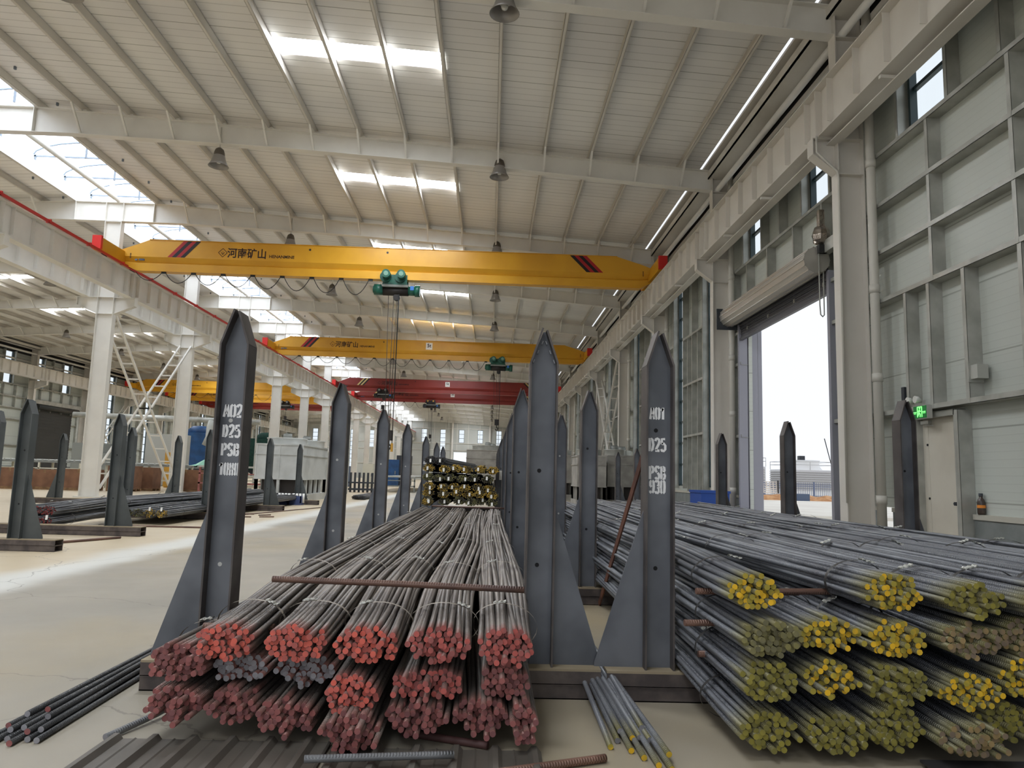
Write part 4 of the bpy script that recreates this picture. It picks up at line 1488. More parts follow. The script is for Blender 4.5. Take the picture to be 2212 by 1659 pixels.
def bundle(c, n, endm, steel, label, group, cat='rebar bundle', straps=(), seed=0, merged=False, stag=.018, far=0.03, tags=0, tag_at=None, ys=None, seals=True, strap_mat='strap'):
    rng = random.Random(seed)
    y0 = c.y0
    x, z, a, b = c.at(y0)
    base = (x, y0, max(z - b - BR, 0.0))
    if ys is None:
        ys = [0, .12, .3, .55, .9, 1.4, 2.2, 3.4, 5.0, 7.0]
        ys = [v for v in ys if y0 + v < c.y1 - .5] + [c.y1 - y0]
    paths = []
    for u, v in hexpack(n, rng, c.a / c.b):
        e = rng.gauss(0, stag) - (far if rng.random() < .08 else 0)
        p1, p2, q1, q2 = (rng.uniform(0, 6.28) for _ in range(4))
        am = rng.uniform(.0, .010)
        e2 = rng.gauss(0, .04)
        pts = []
        for i, dy in enumerate(ys):
            y = y0 + dy
            cx, cz, aa, bb = c.at(y)
            g = min(1.0, dy / 1.2)
            uu = u + g * .16 * math.sin(y * .55 + p1)
            vv = v + g * .10 * math.sin(y * .5 + p2)
            pts.append((cx + uu * aa + am * math.sin(y * 1.7 + q1), y + (e if i == 0 else e2 if i == len(ys) - 1 else 0), max(cz + vv * bb + am * .5 * math.sin(y * 1.3 + q2), BR)))
        paths.append(pts)
    if merged:
        root = link('rebar_bundle', bars_mesh('rebar_bundle', paths, base, (steel, endm), n=6), None, base)
        tag(root, label, cat, group)
    else:
        root = thing('rebar_bundle', base, label, cat, group)
        for p in paths:
            link('bar', bars_mesh('bar', [p], base, (steel, endm)), root)
    for sy in straps:
        y = y0 + sy
        if y > c.y1 - .1:
            continue
        cx, cz, aa, bb = c.at(y)
        aa, bb = aa * 1.13 + BR + .004, bb * 1.12 + BR + .004
        tl = rng.uniform(-.05, .05)
        mb = MB()
        N = 26
        vs = []
        for i in range(N):
            q = 2 * PI * i / N
            for dy in (-.013, .013):
                vs.append((cx + aa * math.cos(q), y + dy + tl * math.cos(q), max(cz + bb * math.sin(q), .002)))
        mb.add(vs, [(2 * i, 2 * i + 1, (2 * i + 3) % (2 * N), (2 * i + 2) % (2 * N)) for i in range(N)], 0, True)
        st = mb.build('strap', strap_mat, root)
        if seals:
            q = rng.uniform(.9, 2.3)
            dx, dz = aa * math.cos(q), bb * math.sin(q)
            tx = Vector((-math.sin(q) * aa, 0, math.cos(q) * bb)).normalized()
            nx = Vector((math.cos(q) / aa, 0, math.sin(q) / bb)).normalized()
            o_ = Vector((cx + dx, y, cz + dz)) + nx * .005
            mb = MB()
            M_ = 5
            vs = []
            for i in range(M_ + 1):
                h = .003 if i % 2 else .008
                for dy in (-.018, .018):
                    vs.append(o_ + tx * (-.032 + .064 * i / M_) + nx * h + Vector((0, dy + rng.uniform(-.003, .003), 0)))
            nv = len(vs)
            vs += [v_ - nx * .006 for v_ in vs]
            fs = [(2 * i, 2 * i + 1, 2 * i + 3, 2 * i + 2) for i in range(M_)] + [(nv + 2 * i, nv + 2 * i + 2, nv + 2 * i + 3, nv + 2 * i + 1) for i in range(M_)]
            fs += [(2 * i, 2 * i + 2, nv + 2 * i + 2, nv + 2 * i) for i in range(M_)] + [(2 * i + 1, nv + 2 * i + 1, nv + 2 * i + 3, 2 * i + 3) for i in range(M_)]
            mb.add(vs, fs)
            mb.build('strap_seal', 'strap_seal', st)
    for i in range(tags):
        cx, cz, aa, bb = c.at(y0)
        tx, tz = (tag_at if tag_at else (rng.uniform(-.5, .6), rng.uniform(-.4, .5)))
        xx, zz = cx + tx * aa + i * .1, cz + tz * bb
        mb = MB()
        mb.add([(xx - .02, y0 - .06, zz - .038), (xx + .02, y0 - .062, zz - .038), (xx + .02, y0 - .05, zz + .038), (xx - .02, y0 - .048, zz + .038),
                (xx - .02, y0 - .058, zz - .038), (xx + .02, y0 - .06, zz - .038), (xx + .02, y0 - .048, zz + .038), (xx - .02, y0 - .046, zz + .038)],
               [(0, 1, 2, 3), (7, 6, 5, 4), (0, 4, 5, 1), (1, 5, 6, 2), (2, 6, 7, 3), (3, 7, 4, 0)])
        mb.build('tag', 'tag_white', root)
    return root


# red-ended stack: (front x, z, y, half-axes, resting x, z, bars, end paint, label)
YB = 13.2
RED = [
    ('T1', -1.14, .44, 3.36, .128, .078, -1.12, .535, 56, 'end_red_bright', 'bright red ends, leftmost of the five top bundles of the red stack'),
    ('T2', -.83, .44, 3.36, .136, .080, -.82, .535, 58, 'end_red_bright', 'bright red ends, second from left on top of the red stack'),
    ('T3', -.515, .44, 3.36, .134, .080, -.51, .535, 56, 'end_red_bright', 'bright red ends, middle one of the five on top of the red stack'),
    ('T4', -.20, .445, 3.37, .14, .078, -.20, .535, 56, 'end_red_mid', 'faded red ends, second from right on top of the red stack'),
    ('T5', .10, .44, 3.38, .122, .084, .08, .535, 54, 'end_red_mid', 'faded red ends, rightmost on top of the red stack'),
    ('M0', -1.35, .34, 3.40, .126, .078, -1.26, .395, 54, 'end_red_dull', 'dull red ends, leftmost of the middle layer of the red stack'),
    ('M1', -1.09, .312, 3.46, .128, .062, -1.01, .385, 46, 'end_silver', 'bare silver ends, left one of the two unpainted ones in the red stack'),
    ('M2', -.80, .305, 3.46, .13, .066, -.76, .385, 48, 'end_silver', 'bare silver ends, right one of the two unpainted ones in the red stack'),
    ('M3', -.57, .235, 3.36, .112, .088, -.50, .385, 50, 'end_red_bright', 'bright red ends, below the middle top bundle of the red stack'),
    ('M4', -.245, .27, 3.40, .156, .066, -.22, .385, 54, 'end_red_mid', 'mixed red ends, loosely spread under the two right top bundles of red stack'),
    ('M5', .10, .285, 3.42, .11, .076, .08, .385, 40, 'end_red_dull', 'loose dull red ends, right end of the middle layer of the red stack'),
    ('L1', -1.35, .165, 3.40, .126, .072, -1.27, .245, 50, 'end_red_dull', 'dull red ends, leftmost of the bottom layer of the red stack'),
    ('L2', -1.10, .16, 3.42, .11, .074, -1.02, .245, 46, 'end_red_dull', 'dull red ends, second from left in the bottom layer of red stack'),
    ('L3', -.86, .125, 3.40, .14, .066, -.78, .24, 52, 'end_red_dull', 'dull red ends, third from left in the bottom layer of red stack'),
    ('L4', -.555, .105, 3.28, .118, .082, -.53, .24, 54, 'end_red_dull', 'dull red ends, sagging to the floor below the bright red middle bundle'),
    ('L5', -.29, .135, 3.38, .138, .072, -.28, .24, 54, 'end_red_dull', 'dull red ends, third from right in the bottom layer of red stack'),
    ('L6', .0, .14, 3.40, .124, .074, -.03, .24, 50, 'end_red_dull', 'dull red ends, second from right in the bottom layer of red stack'),
    ('L7', .185, .13, 3.34, .052, .10, .16, .245, 28, 'end_red_dull', 'narrow one with dull red ends, bottom right corner of the red stack'),
]
for i, (nm, fx, fz, fy, a, b, rx, rz, n, em, lb) in enumerate(RED):
    top = nm[0] == 'T'
    c = Course(fx, fz, fy, rx, rz, 4.5, YB + (.05 * (i % 3)), a, b, .128 if n > 40 else .06, .068, sway=.012 if top else 0, ph=i * 1.7)
    bundle(c, n, em, 'bar_red', 'rebar bundle, ' + lb, 'bundles of the red-ended stack',
           straps=(.36, 1.5 + .12 * (i % 3), 3.1 + .15 * (i % 2), 5.2, 7.4) if top or nm == 'M0' else (.8,), seed=100 + i, strap_mat='strap_pale', stag=.03 if nm[0] == 'L' else .016, far=.09 if nm in ('L4', 'M5', 'M4') else .035)

# yellow-ended stack
YEL = [
    ('B1', 1.25, .125, 3.32, .130, .084, 1.17, .25, 54, 'end_yellow_dull', 'leftmost of the bottom layer of the yellow stack, ends patchy yellow'),
    ('B2', 1.55, .125, 3.30, .14, .082, 1.47, .25, 56, 'end_yellow_dull', 'second from left in the bottom layer of the yellow stack, olive ends'),
    ('B3', 1.80, .155, 3.30, .118, .092, 1.75, .25, 58, 'end_yellow_dull', 'third from left in the bottom layer of the yellow stack, olive ends'),
    ('B4', 2.09, .135, 3.22, .15, .07, 2.05, .25, 44, 'end_yellow_tan', 'fourth in the bottom layer of the yellow stack, loose ochre ends'),
    ('B5', 2.34, .165, 3.36, .13, .085, 2.34, .25, 50, 'end_yellow_dull', 'bottom layer of the yellow stack, at the edge of the photo, shaded'),
    ('C1', 1.25, .338, 3.30, .126, .084, 1.17, .415, 56, 'end_yellow_dull', 'leftmost of the second layer up in the yellow stack, olive ends'),
    ('C2', 1.535, .345, 3.34, .132, .074, 1.47, .415, 46, 'end_yellow_bright', 'second from left in the second layer of yellow stack, some bright yellow'),
    ('C3', 1.82, .335, 3.30, .136, .084, 1.77, .415, 58, 'end_yellow_dull', 'third from left in the second layer of yellow stack, evenly olive ends'),
    ('C4', 2.13, .315, 3.28, .136, .074, 2.08, .415, 50, 'end_yellow_bright', 'fourth in the second layer of the yellow stack, bright yellow ends'),
    ('C5', 2.40, .375, 3.30, .13, .09, 2.38, .42, 54, 'end_yellow_bright', 'second layer of the yellow stack, cut by the photo edge, bright ends'),
    ('D1', 1.265, .52, 3.30, .142, .078, 1.18, .58, 58, 'end_olive_grey', 'leftmost of the third layer up in the yellow stack, brownish ends'),
    ('D2', 1.545, .535, 3.34, .14, .072, 1.49, .58, 50, 'end_yellow_bright', 'second in the third layer of the yellow stack, brightest yellow ends'),
    ('D3', 1.83, .525, 3.32, .128, .078, 1.79, .58, 52, 'end_yellow_bright', 'third in the third layer of the yellow stack, yellow and olive ends'),
    ('D4', 2.16, .53, 3.30, .142, .074, 2.09, .58, 54, 'end_yellow_tan', 'fourth in the third layer of the yellow stack, pinkish tan ends'),
    ('D5', 2.43, .545, 3.32, .13, .08, 2.39, .58, 50, 'end_yellow_tan', 'third layer of the yellow stack, cut by the photo edge, tan ends'),
    ('E1', 1.205, .715, 3.34, .122, .072, 1.19, .735, 50, 'end_yellow_bright', 'leftmost on top of the yellow stack, beside the A01 post'),
    ('E2', 1.845, .72, 3.36, .120, .080, 1.70, .74, 54, 'end_yellow_bright', 'second along the top of the yellow stack, one gap right of the first'),
    ('E3', 2.185, .705, 3.30, .13, .072, 1.99, .74, 52, 'end_yellow_dull', 'third along the top of the yellow stack, olive ends'),
    ('E4', 2.47, .71, 3.20, .13, .075, 2.30, .74, 52, 'end_yellow_bright', 'fourth along the top of the yellow stack, ends outside the photo edge'),
    ('E5', 2.76, .72, 3.1, .13, .075, 2.60, .745, 48, 'end_yellow_dull', 'fifth along the top of the yellow stack, only its length in view'),
    ('E6', 3.05, .72, 3.2, .13, .075, 2.89, .75, 48, 'end_yellow_dull', 'sixth along the top of the yellow stack, only its length in view'),
    ('E7', 3.33, .72, 3.3, .13, .075, 3.19, .745, 48, 'end_yellow_dull', 'seventh along the top of the yellow stack, only its length in view'),
    ('E8', 3.6, .72, 3.4, .13, .075, 3.49, .74, 48, 'end_yellow_dull', 'eighth along the top of the yellow stack, under the exit door'),
    ('E9', 3.85, .72, 3.4, .13, .075, 3.79, .735, 48, 'end_yellow_dull', 'farthest right on top of the yellow stack, against the wall-side posts'),
]
for i, (nm, fx, fz, fy, a, b, rx, rz, n, em, lb) in enumerate(YEL):
    top = nm[0] == 'E'
    c = Course(fx, fz, fy, rx, rz, 4.7, YB + (.06 * (i % 3)), a, b, .14, .072, sway=.02 if top else 0, ph=i * 1.3)
    bundle(c, n, em, 'bar_yellow', 'rebar bundle, ' + lb, 'bundles of the yellow-ended stack',
           straps=((.32 + .05 * (i % 4), 1.6 + .2 * (i % 3), 3.3, 5.4, 7.6) if top else (.42 + .06 * (i % 3),)), seed=300 + i, far=.07 if nm in ('B4', 'C2', 'C3') else .03,
           merged=nm in ('E6', 'E7', 'E8', 'E9'))
# fill behind the fifth column of the lower layers: the same layers run on to the wall-side posts
for j, (z, nmz) in enumerate(((.25, 'bottom'), (.415, 'second'), (.58, 'third'))):
    for i in range(5):
        c = Course(2.66 + .28 * i, z - .03, 3.3 + .05 * (i % 3), 2.66 + .28 * i, z, 4.6, YB, .135, .078, .14, .075)
        bundle(c, 34, 'end_yellow_dull', 'bar_yellow', 'rebar bundle in the %s layer of the yellow stack, %s column past the photo edge' % (nmz, ORD[i]), 'bundles of the yellow-ended stack', seed=500 + 10 * j + i, merged=True)

# gold-ended wall of bundles behind (front at y = 15.9), placed row by row
def px_x(px, py, Y): return at(px, py, Y)
GOLD = []
rows_px = [
    ('bottom row', 1087, (912, 933)[:1] and (923,), 'end_gold_far'),
    ('row second from bottom', 1083, (923, 960, 992, 1018, 1037, 1062), 'end_green_far'),
    ('row third from bottom', 1067, (924, 958, 986, 1012, 1037, 1064), 'end_gold_far'),
    ('row fourth from bottom', 1053, (927, 957, 981, 1004, 1032, 1056), 'end_gold_far'),
    ('row fifth from bottom', 1033, (925, 947, 972, 998, 1023, 1053), 'end_green_far'),
    ('row sixth from bottom', 1013, (926, 961, 984, 1008, 1039, 1065), 'end_gold_far'),
    ('top row', 996, (930, 951), 'end_dark_far'),
]
for r, (rn, py, xs_, em) in enumerate(rows_px):
    for i, px in enumerate(xs_):
        p = at(px, py + (i % 2) * 2 - 1 + (px - 990) * .03, 15.95)
        rx = min(max(p.x, -1.32), .1)
        c = Course(rx, p.z, 15.95 + .04 * ((i + r) % 3), rx, p.z + (.0 if r else .05), 17.2, 25.5, .130, .088, .130, .088, bx=rx + (.5 if r == 6 else 0))
        bundle(c, 56, em, 'bar_plain', 'far rebar bundle in the wall of gold ends, %s, %s from left' % (rn, ORD[i]), 'bundles in the wall of gold ends', straps=(.5,), seed=700 + r * 10 + i, merged=True,
               tags=1, ys=[0, .5, 1.5, 9.5], seals=False)

# stacks across the aisle
LEFT = [
    (-7.55, .25, 12.9, 'bundle with maroon ends and a white tag across the aisle, lower front one'),
    (-7.55, .43, 12.97, 'bundle with maroon ends across the aisle, upper front one'),
    (-7.87, .25, 13.0, 'bundle with maroon ends across the aisle, behind the nearest grey post'),
    (-7.87, .43, 13.1, 'upper bundle across the aisle, partly behind the nearest grey post'),
]
for i, (fx, fz, fy, lb) in enumerate(LEFT):
    c = Course(fx, fz - .06, fy, fx + .05, fz, fy + 1.6, fy + 11.5, .15, .085, .15, .085)
    bundle(c, 44, 'end_maroon_far', 'bar_plain', 'rebar ' + lb, 'bundles across the aisle', straps=(.6, 2.4, 5.0), seed=800 + i, merged=True, tags=1 if i == 0 else 0, tag_at=(.5, .9), ys=[0, .6, 1.5, 4, 8, 11.5])
for i, fx in enumerate((-6.58, -6.84, -7.1, -7.36)):
    c = Course(fx, .23, 15.2 + .06 * i, fx, .25, 17.0, 26.5, .135, .08, .14, .085)
    bundle(c, 44, 'end_gold_far' if i < 2 else 'end_green_far', 'bar_plain', 'rebar bundle with dull gold ends across the aisle, %s from the aisle side' % ORD[i], 'gold-ended bundles across the aisle', straps=(.7, 2.6), seed=820 + i,
           merged=True, tags=1 if i < 2 else 0, tag_at=(.1, 1.1), ys=[0, .5, 2, 5, 11.3])
for i, (fx, fy, y1) in enumerate(((-6.65, 21.9, 27.0), (-6.95, 22.0, 27.2), (-5.3, 31.0, 41.0), (-5.6, 31.2, 41.0))):
    c = Course(fx, .26 if i < 2 else .1, fy, fx, .26 if i < 2 else .1, fy + 1, y1, .15, .09, .15, .09)
    bundle(c, 36, 'end_dark_far', 'bar_plain', 'dark plain rebar bundle ' + ['behind the fourth aisle rack post', 'second one behind the fourth aisle rack post', 'on the floor past the pale tower', 'second one on the floor past the pale tower'][i], 'plain bundles across the aisle', straps=(1.0,), seed=840 + i,
           merged=True, ys=[0, 1, 5])


# ------------------------------------------------------------------ loose bars, spacers, scrap
def loose(name, pts, mats, label, group=None, r=BR, cat='steel bar', n=10):
    pts = np.array(pts, float)
    # resample for smooth bends
    m = 9
    t = np.linspace(0, 1, m)
    s = np.concatenate([[0], np.cumsum(np.linalg.norm(np.diff(pts, axis=0), axis=1))])
    s /= s[-1]
    P = np.stack([np.interp(t, s, pts[:, i]) for i in range(3)], 1)
    K = P.copy()
    for _ in range(2):
        K[1:-1] = (K[:-2] + 2 * K[1:-1] + K[2:]) / 4
    base = (K[:, 0].mean(), K[:, 1].mean(), max(K[:, 2].min() - r, 0))
    o = link(name, bars_mesh(name, [K], base, mats, r=r, n=n), None, base)
    return tag(o, label, cat, group)


rng = random.Random(9)
LB = [(-2.11, 3.42, .014), (-2.075, 3.36, .014), (-2.035, 3.38, .014), (-1.995, 3.33, .014), (-1.95, 3.38, .014), (-1.905, 3.37, .014),
      (-2.09, 3.47, .039), (-2.05, 3.42, .039), (-2.01, 3.45, .039), (-1.965, 3.40, .039), (-1.925, 3.43, .039),
      (-2.06, 3.55, .064), (-2.01, 3.62, .064), (-1.95, 3.52, .064)]
for i, (x, y, z) in enumerate(LB):
    lay = 0 if i < 6 else (1 if i < 11 else 2)
    j = i if i < 6 else i - 6 if i < 11 else i - 11
    xr = rng.uniform(-.02, .02) - 2.10 + .027 * j + (.0 if lay == 0 else .014 if lay == 1 else .042)
    loose('loose_bar', [(x, y, z), (xr, 4.2, z + .006 * lay), (xr + .005, 4.6, z), (xr + .02, 8, z), (xr + .03, 12.5, z)],
          ('bar_dark', 'end_silver' if i % 3 else 'end_red_dull'), 'loose dark bar in the pile left of the A02 post, %s in %s' % (ORD[j], ['the floor layer', 'the middle layer', 'the top layer'][lay]), 'loose bars left of the red stack')
MBARS = [(.575, 3.42, .014, 1), (.62, 3.50, .014, 0), (.66, 3.38, .014, 1), (.70, 3.30, .014, 1), (.745, 3.22, .014, 1), (.79, 3.18, .014, 1), (.64, 3.55, .040, 0), (.68, 3.46, .040, 1),
         (.715, 3.47, .040, 0), (.755, 3.44, .040, 0), (.80, 3.27, .040, 1), (.735, 3.52, .066, 0)]
for i, (x, y, z, ye) in enumerate(MBARS):
    lay = 0 if i < 6 else 1 if i < 11 else 2
    xr = .50 + .022 * (i % 6)
    zr = .178 + .026 * lay
    loose('loose_bar', [(x, y, z), (x * .5 + xr * .5 + .03, 3.9, .12 + .02 * lay), (xr + .05, 4.35, zr + .004), (xr, 5.6, zr), (xr - .02, 7.3, zr), (xr - .06, 11.5, zr)],
          ('bar_yellow', 'end_yellow_bright' if ye else 'end_silver'), 'loose bar sliding out between the two stacks, %s in its %s layer' % (ORD[i if i < 6 else i - 6 if i < 11 else 0], ['floor', 'second', 'top'][lay]), 'loose bars between the stacks')
loose('rusty_spacer_bar', [(-1.08, 3.84, .645), (-.4, 3.80, .642), (.19, 3.74, .636)], ('bar_rust', 'bar_rust'), 'long rusty ribbed spacer bar laid across the top of the red stack', r=.016)
loose('rusty_spacer_bar', [(-.98, 12.9, .63), (.3, 12.85, .625)], ('bar_rust', 'bar_rust'), 'rusty spacer bar across the far end of the red stack', r=.016)
loose('rusty_spacer_bar', [(-1.34, 3.66, .445), (-1.0, 3.64, .45)], ('bar_rust', 'bar_rust'), 'rusty spacer stub poking out left between red stack layers', r=.016)
for (x, y, z), (x2, y2), lb in (((1.06, 3.78, .645), (1.6, 3.82), 'topmost stub left in the yellow stack'), ((.985, 3.72, .50), (1.6, 3.78), 'middle stub, crossing the A01 post face'),
                                ((1.075, 3.80, .335), (1.6, 3.84), 'lowest stub in the yellow stack')):
    loose('rusty_spacer_bar', [(x, y, z), (x2, y2, z)], ('bar_rust', 'bar_rust'), 'rusty ribbed spacer bar, ' + lb, 'spacers in the yellow stack', r=.016)
loose('rusty_spacer_bar', [(1.38, 3.75, .655), (1.78, 3.78, .66)], ('bar_rust', 'bar_rust'), 'rusty ribbed spacer bar in the gap between two top yellow bundles', r=.016)
loose('loose_bar', [(-1.64, 3.42, .015), (-1.52, 3.75, .03), (-1.4, 4.2, .1)], ('bar_plain', 'end_silver'), 'single thick ribbed bar jutting onto the floor left of the red stack', r=.015)
loose('floor_bar', [(.03, 3.40, .017), (-.36, 3.55, .017)], ('plate_maroon', 'plate_maroon'), 'smooth maroon bar on the floor below the red stack', r=.017)
loose('floor_bar', [(-.70, 3.10, .058), (-.11, 3.175, .058)], ('bar_plain', 'bar_plain'), 'grey ribbed bar lying on the dark corrugated sheet', r=.015)
loose('floor_bar', [(.06, 3.10, .018), (.53, 3.28, .018)], ('bar_rust', 'bar_rust'), 'rusty threaded bar on the floor right of the dark sheet', r=.017)
loose('floor_bar', [(-6.9, 10.55, .02), (-6.4, 11.2, .02), (-5.95, 12.3, .02)], ('bar_rust', 'bar_rust'), 'bent rusty rod on the floor between the two aisle rack beams', r=.02)
loose('floor_bar', [(-7.5, 14.6, .015), (-6.6, 14.7, .015), (-5.2, 14.75, .015)], ('bar_rust', 'bar_rust'), 'long rusty rod on the floor before the gold-ended aisle bundles', r=.018)
loose('floor_bar', [(-6.2, 19.2, .012), (-5.2, 24.2, .012)], ('bar_rust', 'bar_rust'), 'rusty rod along the aisle edge ending near the white block', r=.016)
for i, (x, y, a) in enumerate(((-6.1, 18.2, .3), (-5.8, 19.0, .9), (-6.4, 19.4, .1), (-5.6, 18.4, .5))):
    loose('floor_bar', [(x, y, .014), (x + .35 * math.cos(a), y + .35 * math.sin(a), .014)], ('bar_rust', 'bar_rust'), 'short rusty offcut on the aisle floor, %s of four' % ORD[i], 'offcuts on the aisle floor', r=.016)
mb = MB()
mb.bar((1.075, 7.15, .0), (.985, 4.72, 1.36), .045, .012, up=(1, 0, .2))
tag(mb.build('rusty_flat_bar', 'rust_flat'), 'rusty flat bar leaning against the back of the A01 post', 'steel bar')
mb = MB(); mb.box(-5.2, -5.08, 24.1, 24.25, 0, .1)
tag(mb.build('white_block', 'tag_white'), 'small white block on the aisle floor edge', 'block')


def sheet(x0, x1, y0, y1, sk, label):
    """Trapezoid-ribbed roofing sheet lying on the floor, ribs running away from the camera."""
    mb = MB()
    prof = []
    x = x0
    while x < x1 - .01:
        prof += [(x, .012), (x + .018, .034), (x + .04, .034), (x + .058, .012), (x + .105, .013), (x + .11, .017), (x + .118, .013)]
        x += .168
    prof = [p for p in prof if p[0] <= x1] + [(x1, .012)]
    vs, n = [], len(prof)
    for y, o in ((y0, 0), (y1, sk)):
        vs += [(p[0] + o, y, p[1]) for p in prof]
    for y, o in ((y0, 0), (y1, sk)):
        vs += [(p[0] + o, y, p[1] - .006) for p in prof]
    fs = [(i, i + 1, n + i + 1, n + i) for i in range(n - 1)] + [(2 * n + i, 3 * n + i, 3 * n + i + 1, 2 * n + i + 1) for i in range(n - 1)]
    fs += [(i, 2 * n + i, 2 * n + i + 1, i + 1) for i in range(n - 1)] + [(n + i, n + i + 1, 3 * n + i + 1, 3 * n + i) for i in range(n - 1)]
    mb.add(vs, fs)
    return tag(mb.build('corrugated_sheet', 'sheet_dark'), label, 'metal sheet')


sheet(-1.62, -.66, 2.6, 3.42, .0, 'dark corrugated sheet on the floor, left of two before the red stack')
sheet(-.64, .26, 2.6, 3.36, .0, 'dark corrugated sheet on the floor, right of two before the red stack')
for i, (x0, x1, y0, y1) in enumerate(((1.45, 2.3, 2.5, 3.05), (1.9, 2.9, 2.7, 3.3))):
    mb = MB(); mb.box(x0, x1, y0, y1, .003 + .014 * i, .014 + .014 * i)
    tag(mb.build('steel_plate', 'plate_floor'), ['dark steel plate on the floor before the yellow stack', 'dark steel plate under the right end of the yellow stack'][i], 'steel plate')
for i, x in enumerate((1.7, 2.05, 2.4)):
    mb = MB(); mb.bar((x, 2.75, .034), (x + .35, 3.05, .034), .05, .012)
    tag(mb.build('flat_strip', 'plate_maroon'), 'maroon steel strip on the plate before the yellow stack, %s from left' % ORD[i], 'steel strip', 'steel strips on the plate')

# ------------------------------------------------------------------ cooling towers standing in the hall
def tower(x0, x1, y0, y1, h, fans, body, label, group=None):
    t = thing('cooling_tower', ((x0 + x1) / 2, (y0 + y1) / 2, 0), label, 'cooling tower', group)
    zb, zm, zt = h * .26, h * .40, h * .83
    mb = MB()
    mb.box(x0, x1, y0, y1, zm, h)
    for z in (zm, zt, h):
        mb.box(x0 - .03, x1 + .03, y0 - .03, y1 + .03, z - .03, z + .02)
    xm = (x0 + x1) / 2
    mb.box(xm - .025, xm + .025, y0 - .02, y0, zm, h)
    for x in (x0 - .015, x1 - .05):
        for y in (y0 - .015, y1 - .05):
            mb.box(x, x + .065, y, y + .065, zm, h)
    mb.build('upper_casing', body, t)
    mb = MB()
    mb.box(x0 - .03, x1 + .03, y0 - .03, y1 + .03, 0, h * .13)
    nb = max(2, round((x1 - x0) / .8))
    for i in range(nb + 1):
        x = x0 + (x1 - x0 - .1) * i / nb
        mb.box(x, x + .1, y0, y0 + .1, h * .13, zm); mb.box(x, x + .1, y1 - .1, y1, h * .13, zm)
    nb = max(2, round((y1 - y0) / .8))
    for i in range(nb + 1):
        y = y0 + (y1 - y0 - .1) * i / nb
        mb.box(x0, x0 + .1, y, y + .1, h * .13, zm); mb.box(x1 - .1, x1, y, y + .1, h * .13, zm)
    mb.build('basin', body, t)
    mb = MB(); mb.box(x0 + .2, x1 - .2, y0 + .2, y1 - .2, h * .13, zm); mb.build('air_inlet', 'tower_dark', t)
    for i, (fx, fy, r) in enumerate(fans):
        mb = MB()
        mb.lathe([(r * .98, 0), (r, .05), (r, .22), (r * 1.04, .24), (r * 1.04, .27), (r * .96, .27), (r * .96, .05)], (fx, fy, h), 28)
        for q in range(6):
            a = PI * q / 6
            mb.bar((fx - r * math.cos(a), fy - r * math.sin(a), h + .25), (fx + r * math.cos(a), fy + r * math.sin(a), h + .25), .015, .015)
        f = mb.build('fan_stack', 'tower_white' if body == 'tower_white' else 'galvanised', t)
        mb = MB(); mb.cyl((fx, fy, h + .18), (fx, fy, h + .42), .16, 12); mb.box(fx - .12, fx + .12, fy - .05, fy + .2, h + .3, h + .46)
        mb.build('fan_motor', 'machine_grey', f)
    return t


tower(-8.55, -6.85, 27.2, 31.2, 2.08, ((-7.75, 28.3, .72), (-7.5, 30.2, .72)), 'tower_white', 'pale metal cooling tower across the aisle behind two rack posts')
tower(-1.2, .9, 37.5, 41.5, 2.42, ((-.15, 38.6, .8), (.1, 40.4, .8)), 'tower_grey', 'grey cooling tower behind the wall of gold-ended bundles')
tower(3.3, 4.25, 37.6, 40.5, 2.28, ((3.8, 38.4, .42),), 'tower_grey', 'narrow grey cooling tower seen between the two middle rack posts')
tower(5.0, 6.25, 31.2, 33.6, 2.15, ((5.4, 31.9, .45), (5.9, 32.9, .4)), 'tower_grey', 'grey cooling tower against the right wall behind the A01 post')
tower(3.6, 4.75, 30.2, 32.4, 2.08, ((4.15, 30.9, .5),), 'tower_grey', 'grey cooling tower just left of the one against the right wall')


# ------------------------------------------------------------------ workshop across the aisle
def cabinet(x, y, sx, sy, h, mt, label, name='machine_cabinet', cat='cabinet', door='machine_grey', z=0.0):
    t = thing(name, (x, y, z), label, cat)
    mb = MB(); mb.box(x - sx / 2, x + sx / 2, y - sy / 2, y + sy / 2, z + .06, z + h); mb.box(x - sx / 2 + .04, x + sx / 2 - .04, y - sy / 2 + .04, y + sy / 2 - .04, z, z + .06)
    mb.build('body', mt, t)
    mb = MB(); mb.box(x - sx * .44, x + sx * .44, y - sy / 2 - .015, y - sy / 2, z + h * .12, z + h * .94); d = mb.build('door', mt, t)
    mb = MB(); mb.box(x + sx * .3, x + sx * .36, y - sy / 2 - .04, y - sy / 2 - .015, z + h * .45, z + h * .58); mb.build('handle', door, d)
    return t


def bench(x0, x1, y0, y1, h, mt, top, label, shelf=True, name='roller_bench', cat='workbench'):
    t = thing(name, ((x0 + x1) / 2, (y0 + y1) / 2, 0), label, cat)
    mb = MB(); mb.box(x0, x1, y0, y1, h - .08, h); mb.build('top', top, t)
    nl = max(2, int((x1 - x0) / 1.5) + 1)
    for i in range(nl):
        x = x0 + (x1 - x0 - .08) * i / (nl - 1)
        for y in (y0, y1 - .08):
            mb = MB(); mb.box(x, x + .08, y, y + .08, 0, h - .08); mb.build('leg', mt, t)
    mb = MB(); mb.box(x0, x1, y0, y0 + .06, h * .35, h * .35 + .07); mb.box(x0, x1, y0, y0 + .06, h * .7, h * .7 + .05); mb.build('rail', mt, t)
    if shelf:
        n = int((x1 - x0) / .3)
        mb = MB()
        for i in range(n):
            mb.cyl((x0 + .15 + i * .3, y0 + .05, h + .03), (x0 + .15 + i * .3, y1 - .05, h + .03), .05, 8)
        mb.build('roller_bed', 'galvanised', t)
    return t


